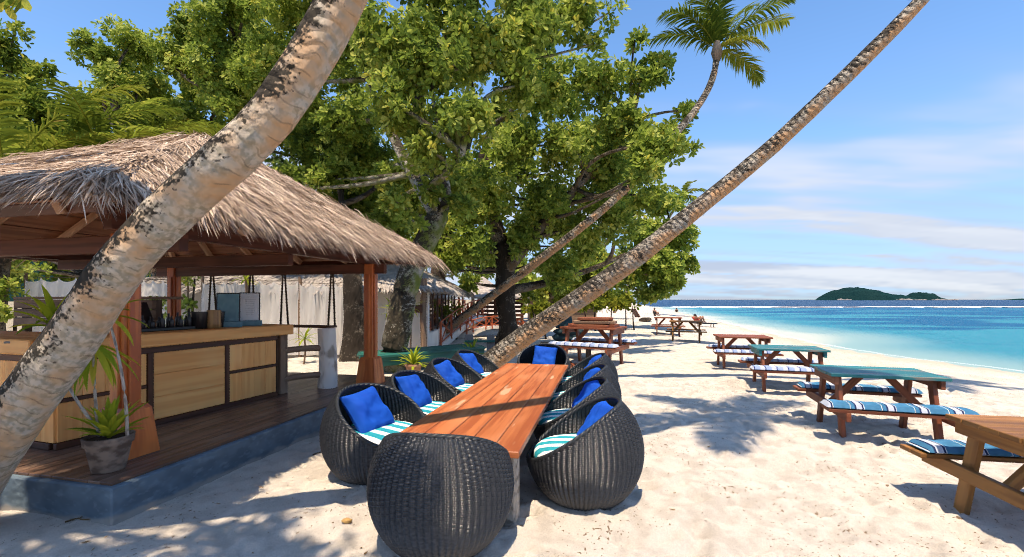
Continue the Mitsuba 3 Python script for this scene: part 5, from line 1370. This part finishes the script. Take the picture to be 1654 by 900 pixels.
# green platform, second bench
gp = thing('green_platform', 'long low green painted timber platform behind the deck side chairs', 'platform')
q0, q1 = np.array([-3.45, 10.0, 0.40]), np.array([-1.0, 12.1, 0.40])
gd = norm(q1 - q0); gn = np.array([gd[1], -gd[0], 0])
for i in range(5):
    o = (i - 2) * 0.21
    mb = MB(); mb.beam(q0 + gn * (o + 0.25) + gd * 0.1 * abs(i - 2), q1 + gn * (o + 0.25) - gd * 0.1 * abs(i - 2), 0.204, 0.05); part(gp, 'top_plank', mb, 'mat_green_wood')
for o in (-0.20, 0.70):
    mb = MB(); mb.beam(q0 + gn * o + gd * 0.2 - [0, 0, 0.12], q1 + gn * o - gd * 0.2 - [0, 0, 0.12], 0.05, 0.18); part(gp, 'side_board', mb, 'mat_green_wood')
for s in (0.35, 2.9):
    for o in (-0.1, 0.6):
        mb = MB(); mb.beam(q0 + gd * s + gn * o + [0, 0, -0.45], q0 + gd * s + gn * o + [0, 0, -0.03], 0.10, 0.10, up=gd); part(gp, 'leg', mb, 'mat_green_wood')
gb = thing('green_bench', 'short green bench on grey block legs, right of the green platform', 'bench')
b0, b1 = np.array([-1.25, 13.3, 0.42]), np.array([-0.62, 13.35, 0.42])
mb = MB(); mb.beam(b0 - [0.12, 0, 0.02], b1 + [0.12, 0, -0.02], 0.42, 0.05); part(gb, 'seat', mb, 'mat_green_wood')
for p in (b0, b1):
    mb = MB(); mb.beam(p + [0, 0, -0.45], p + [0, 0, 0.16], 0.22, 0.2, up=(0, 1, 0)); part(gb, 'block', mb, 'mat_rock')

# ================================================================== POTTED PLANTS
pot = thing('potted_dragon_plant', 'strap leaved plant with bare white stems, potted on the deck corner', 'potted plant')
pc = np.array([-2.88, 3.50, DECK + 0.003]); pc = hut(0.24, 0.36, DECK + 0.003)
mb = MB(); mb.lathe([(0, 0), (0.105, 0), (0.142, 0.20), (0.156, 0.205), (0.162, 0.265), (0.145, 0.265), (0.138, 0.235), (0, 0.235)], 32, pc); part(pot, 'pot', mb, 'mat_grey_pot', 40) if False else part(pot, 'pot', mb, 'mat_grey_pot', True)
mb = MB(); mb.lathe([(0.14, 0.242), (0.08, 0.248), (0, 0.25)], 20, pc); part(pot, 'soil', mb, 'mat_soil', True)
tops = []
for (px0, px1, py1, px2, py2, y2) in ((203, 190, 570, 172, 505, 3.45), (155, 152, 610, 150, 555, 3.4), (165, 120, 640, 88, 530, 3.6)):
    b = pc + [(px0 - 172) / 740 * 3.4, 0, 0.26]
    m_ = np.array(F0(px1, py1, 3.42)); e_ = np.array(F0(px2, py2, y2))
    mb = MB(); mb.tube(spline([b, m_, e_], 16), np.linspace(0.012, 0.008, 16), 8, 0.15); part(pot, 'stem', mb, 'mat_stem', True)
    tops.append(e_)
rosette(pot, 'leaf', pc + [0.02, -0.02, 0.25], 30, 0.34, 0.052, 1, (0.35, 1.45), 0.4, tone=0.65)
rosette(pot, 'leaf', tops[0] + [0, 0, -0.02], 12, 0.30, 0.05, 2, (-0.6, 0.9), 0.9)
rosette(pot, 'leaf', tops[1], 16, 0.40, 0.045, 3, (-1.3, -0.2), 0.6, tone=0.7)
rosette(pot, 'leaf', tops[2], 17, 0.38, 0.055, 4, (-0.15, 1.45), 0.75)

for nm, lab, c, s, n, sd_, bs in (('potted_spider_plant', 'spiky pale green plant in a terracotta pot beside the deck side chairs', (-2.068, 9.626, 0.000), 1.0, 26, 5, 'mat_terracotta'), ('potted_spider_plant', 'small spiky plant in a dark pot before the green bench', (-0.985, 11.385, 0.000), 1.0, 20, 6, 'mat_grey_pot')):
    k = thing(nm, lab, 'potted plant', 'potted spiky plants on the sand')
    c = np.array(c)
    mb = MB(); mb.lathe([(0, 0), (0.12, 0), (0.165, 0.2), (0.18, 0.2), (0.182, 0.25), (0.16, 0.25), (0, 0.22)], 24, c); part(k, 'pot', mb, bs, True)
    rosette(k, 'leaf', c + [0, 0, 0.22], n, 0.50, 0.055, sd_, (0.1, 1.4), 0.9, tone=0.6)
GD = 'thin stemmed plants against the white building'
for i, (px, py, base) in enumerate(((632, 500, 588), (637, 508, 590), (663, 498, 590), (397, 452, 580), (303, 450, 580), (492, 548, 580))):
    k = thing('slender_dracaena', ['thin stemmed plant close to the mossy trunk', 'dark thin stemmed plant second from the mossy trunk', 'thin stemmed plant with a pale leaf tuft nearest the wooden post', 'tall thin stemmed plant rising behind the paper menu on the bar', 'tall thin stemmed plant just right of the back post', 'short leafy plant behind the stump'][i], 'plant', GD if i < 3 else None)
    y = 11.7 if i < 3 else 11.4
    b, t_ = np.array([xs(px - 2, y), y, -0.05]), np.array(F0(px, py, y))
    mb = MB(); mb.tube(spline([b, (b + t_) / 2 + [0.03, 0, 0], t_], 10), 0.022, 6, 0.1); part(k, 'stem', mb, 'mat_old_wood', True)
    rosette(k, 'leaf_tuft', t_, 14, 0.42, 0.05, 20 + i, (-0.4, 1.3), 0.8, split=False)

# ================================================================== PEOPLE AND FAR BEACH THINGS


def figure(name, label, joints, bones, mats):
    man = m3.Manifold()
    for (a, b) in bones:
        (p, r), (q, s) = joints[a], joints[b]
        s0 = m3.Manifold.sphere(r, 16).translate(p); s1 = m3.Manifold.sphere(s, 16).translate(q)
        man = man + m3.Manifold.batch_hull([s0, s1])
    m = man.refine_to_length(0.03).to_mesh()
    tm = trimesh.Trimesh(m.vert_properties[:, :3], m.tri_verts); trimesh.smoothing.filter_taubin(tm, iterations=6)
    k = thing('person', label, 'person')
    part(k, 'body', ply(tm, mats[0], True))
    return k, joints


def seated(c, face, label, cloth, torso_lean=0.25, low=1.0):
    f = np.array([math.cos(face), math.sin(face), 0]); s = np.array([-f[1], f[0], 0]); u = np.array([0, 0, 1.0])
    c = np.array(c)
    J = {'hip': (c + u * 0.14, 0.14), 'chest': (c + u * 0.46 - f * torso_lean * 0.4, 0.135), 'neck': (c + u * 0.62 - f * torso_lean * 0.45, 0.055), 'head': (c + u * 0.76 - f * torso_lean * 0.35, 0.098), 'chin': (c + u * 0.70 - f * torso_lean * 0.2, 0.06)}
    for n_ in ('chest', 'neck', 'head', 'chin'):
        q_ = np.array(J[n_][0]); q_[2] = c[2] + 0.14 + (q_[2] - c[2] - 0.14) * low; J[n_] = (q_, J[n_][1])
    for g, sg in (('l', 1), ('r', -1)):
        J['sh' + g] = (c + u * (0.14 + 0.42 * low) - f * torso_lean * 0.45 + s * sg * 0.17, 0.055); J['el' + g] = (c + u * 0.30 - f * 0.02 + s * sg * 0.24, 0.042); J['ha' + g] = (c + u * 0.36 + f * 0.24 + s * sg * 0.14, 0.035)
        J['th' + g] = (c + u * 0.13 + s * sg * 0.09, 0.095); J['kn' + g] = (c + u * 0.42 + f * 0.36 + s * sg * 0.10, 0.062); J['an' + g] = (c + u * 0.06 + f * 0.56 + s * sg * 0.09, 0.045); J['to' + g] = (c + u * 0.03 + f * 0.74 + s * sg * 0.09, 0.032)
    B = [('hip', 'chest'), ('chest', 'neck'), ('neck', 'head'), ('head', 'chin')]
    for g in 'lr':
        B += [('chest', 'sh' + g), ('sh' + g, 'el' + g), ('el' + g, 'ha' + g), ('th' + g, 'hip'), ('th' + g, 'kn' + g), ('kn' + g, 'an' + g), ('an' + g, 'to' + g)]
    k, J = figure('person', label, J, B, ('mat_skin',))
    man = m3.Manifold.batch_hull([m3.Manifold.sphere(J['chest'][1] + 0.012, 16).translate(J['chest'][0]), m3.Manifold.sphere(J['hip'][1] + 0.012, 16).translate(J['hip'][0])])
    part(k, 'clothing', ply(man, cloth, True))
    hair = m3.Manifold.sphere(J['head'][1] + 0.012, 20).translate(J['head'][0] - f * 0.012 + u * 0.012) - m3.Manifold.cube((0.3, 0.3, 0.3), True).translate((0.21, 0, -0.06)).rotate((0, 0, math.degrees(face))).translate(J['head'][0])
    part(k, 'hair', ply(hair, 'mat_black', True))


seated((13.4, 33.0, ground_at(13.4, 33.0) + 0.25), 0.5, 'person in red lying back on a dark lounger beside the far picnic tables', 'mat_red_cloth', 0.9, 0.62)
kk = thing('sun_lounger', 'low dark sun lounger on the sand beside the far red picnic table', 'sun lounger')
lc = np.array([13.7, 33.0, ground_at(13.7, 33.0)])
mb = MB(); mb.beam(lc + [-0.7, -0.3, 0.26], lc + [1.0, 0.25, 0.20], 0.6, 0.08); part(kk, 'bed', mb, 'mat_black')
for q in ((-0.5, -0.45), (-0.5, 0.05), (0.8, -0.05), (0.8, 0.4)):
    mb = MB(); mb.beam(lc + [q[0], q[1], -0.05], lc + [q[0], q[1], 0.22], 0.05, 0.05, up=(0, 1, 0)); part(kk, 'leg', mb, 'mat_old_wood')
seated((15.3, 49, ground_at(15.3, 49)), 0.6, 'person in dark clothes sitting on the sand under the shore tree', 'mat_black')
seated((27.3, 76, -0.62), 1.2, 'far bather sitting in the shallow water at the shore', 'mat_black')
dk = thing('folded_deck_chair', 'pair of folded wooden boards leaning at the foot of the shore tree', 'deck chair')
for i in range(2):
    p = np.array((11.143, 42.286, 0.000)) + [0.25 * i, 0, 0]
    mb = MB(); mb.beam(p + [0.35, 0, -0.02], p + [-0.1, 0, 0.75], 0.12, 0.5, up=(0, 1, 0)); part(dk, 'board', mb, 'mat_frame')
mb = MB(); mb.tube(spline([(9.535, 34.085, 0.080), (9.688, 33.346, 0.140), (10.592, 35.150, 0.080)], 8), [0.12, 0.16, 0.17, 0.16, 0.15, 0.14, 0.12, 0.10], 8, 0.2)
single('driftwood_log', mb, 'mat_tree_bark', 'dark driftwood log lying on the far sand by the seated figure', 'log', smooth=True)

# ================================================================== LITTER ON THE SAND
r_ = np.random.default_rng(44)
mb = MB()
n = 800
x = np.concatenate([r_.uniform(-3, -0.6, 320), r_.uniform(-1, 6, n - 320)]); y = r_.uniform(2.0, 7.5, n)
keep = ~((x < -2.7 + 0.23 * (y - 3.2)) & (y > 3.0))
x, y = x[keep], y[keep]
o = np.stack([x, y, [ground_at(a, b) + 0.006 for a, b in zip(x, y)]], 1)
an = r_.uniform(0, 6.28, len(x))
leaves(mb, o, np.stack([np.cos(an), np.sin(an), r_.uniform(0, 0.25, len(x))], 1), np.array([0, 0, 1.0]) + r_.normal(size=(len(x), 3)) * 0.3, 0.010 + 0.05 * r_.random(len(x)) ** 2.5, r_.uniform(0.004, 0.016, len(x)), r_.random(len(x)), template='leaf')
single('leaf_litter', mb, 'mat_litter', 'bits of dry leaf and twig scattered over the sand', 'leaf litter', kind='stuff')
c = np.array((-1.158, 3.209, 0.000)); c[2] = ground_at(c[0], c[1]) + 0.012
ic = trimesh.creation.icosphere(subdivisions=2); v = ic.vertices * [0.035, 0.026, 0.016] * (0.8 + 0.4 * meshkit.noise(ic.vertices * 2, 3))[:, None]
single('yellow_fruit', MB().add(v + c, ic.faces), 'mat_pebble', 'small yellowish dry fruit lying alone on the near sand', 'fruit', smooth=True)
for i, (px, py, lab) in enumerate(((105, 842, 'dead twig lying before the dark face of the plinth'), (505, 735, 'curled dry twig at the foot of the nearest deck side chair'))):
    c = np.array(F0(px, py, 1)); g = np.array([(px - 827) / (py - 484) * 1.6, 740 * 1.6 / (py - 484), 0]); g[2] = ground_at(g[0], g[1]) + 0.01
    pts = spline([g, g + [0.06, 0.03, 0.012], g + [0.13, -0.02, 0.03], g + [0.2, 0.03, 0.01]], 9)
    mb = MB(); mb.tube(pts, np.linspace(0.006, 0.003, 9), 5); mb.tube(spline([pts[4], pts[4] + [0.03, 0.06, 0.02], pts[4] + [0.05, 0.1, 0.005]], 5), 0.003, 5)
    single('dry_twig', mb, 'mat_litter', lab, 'twig', smooth=True)
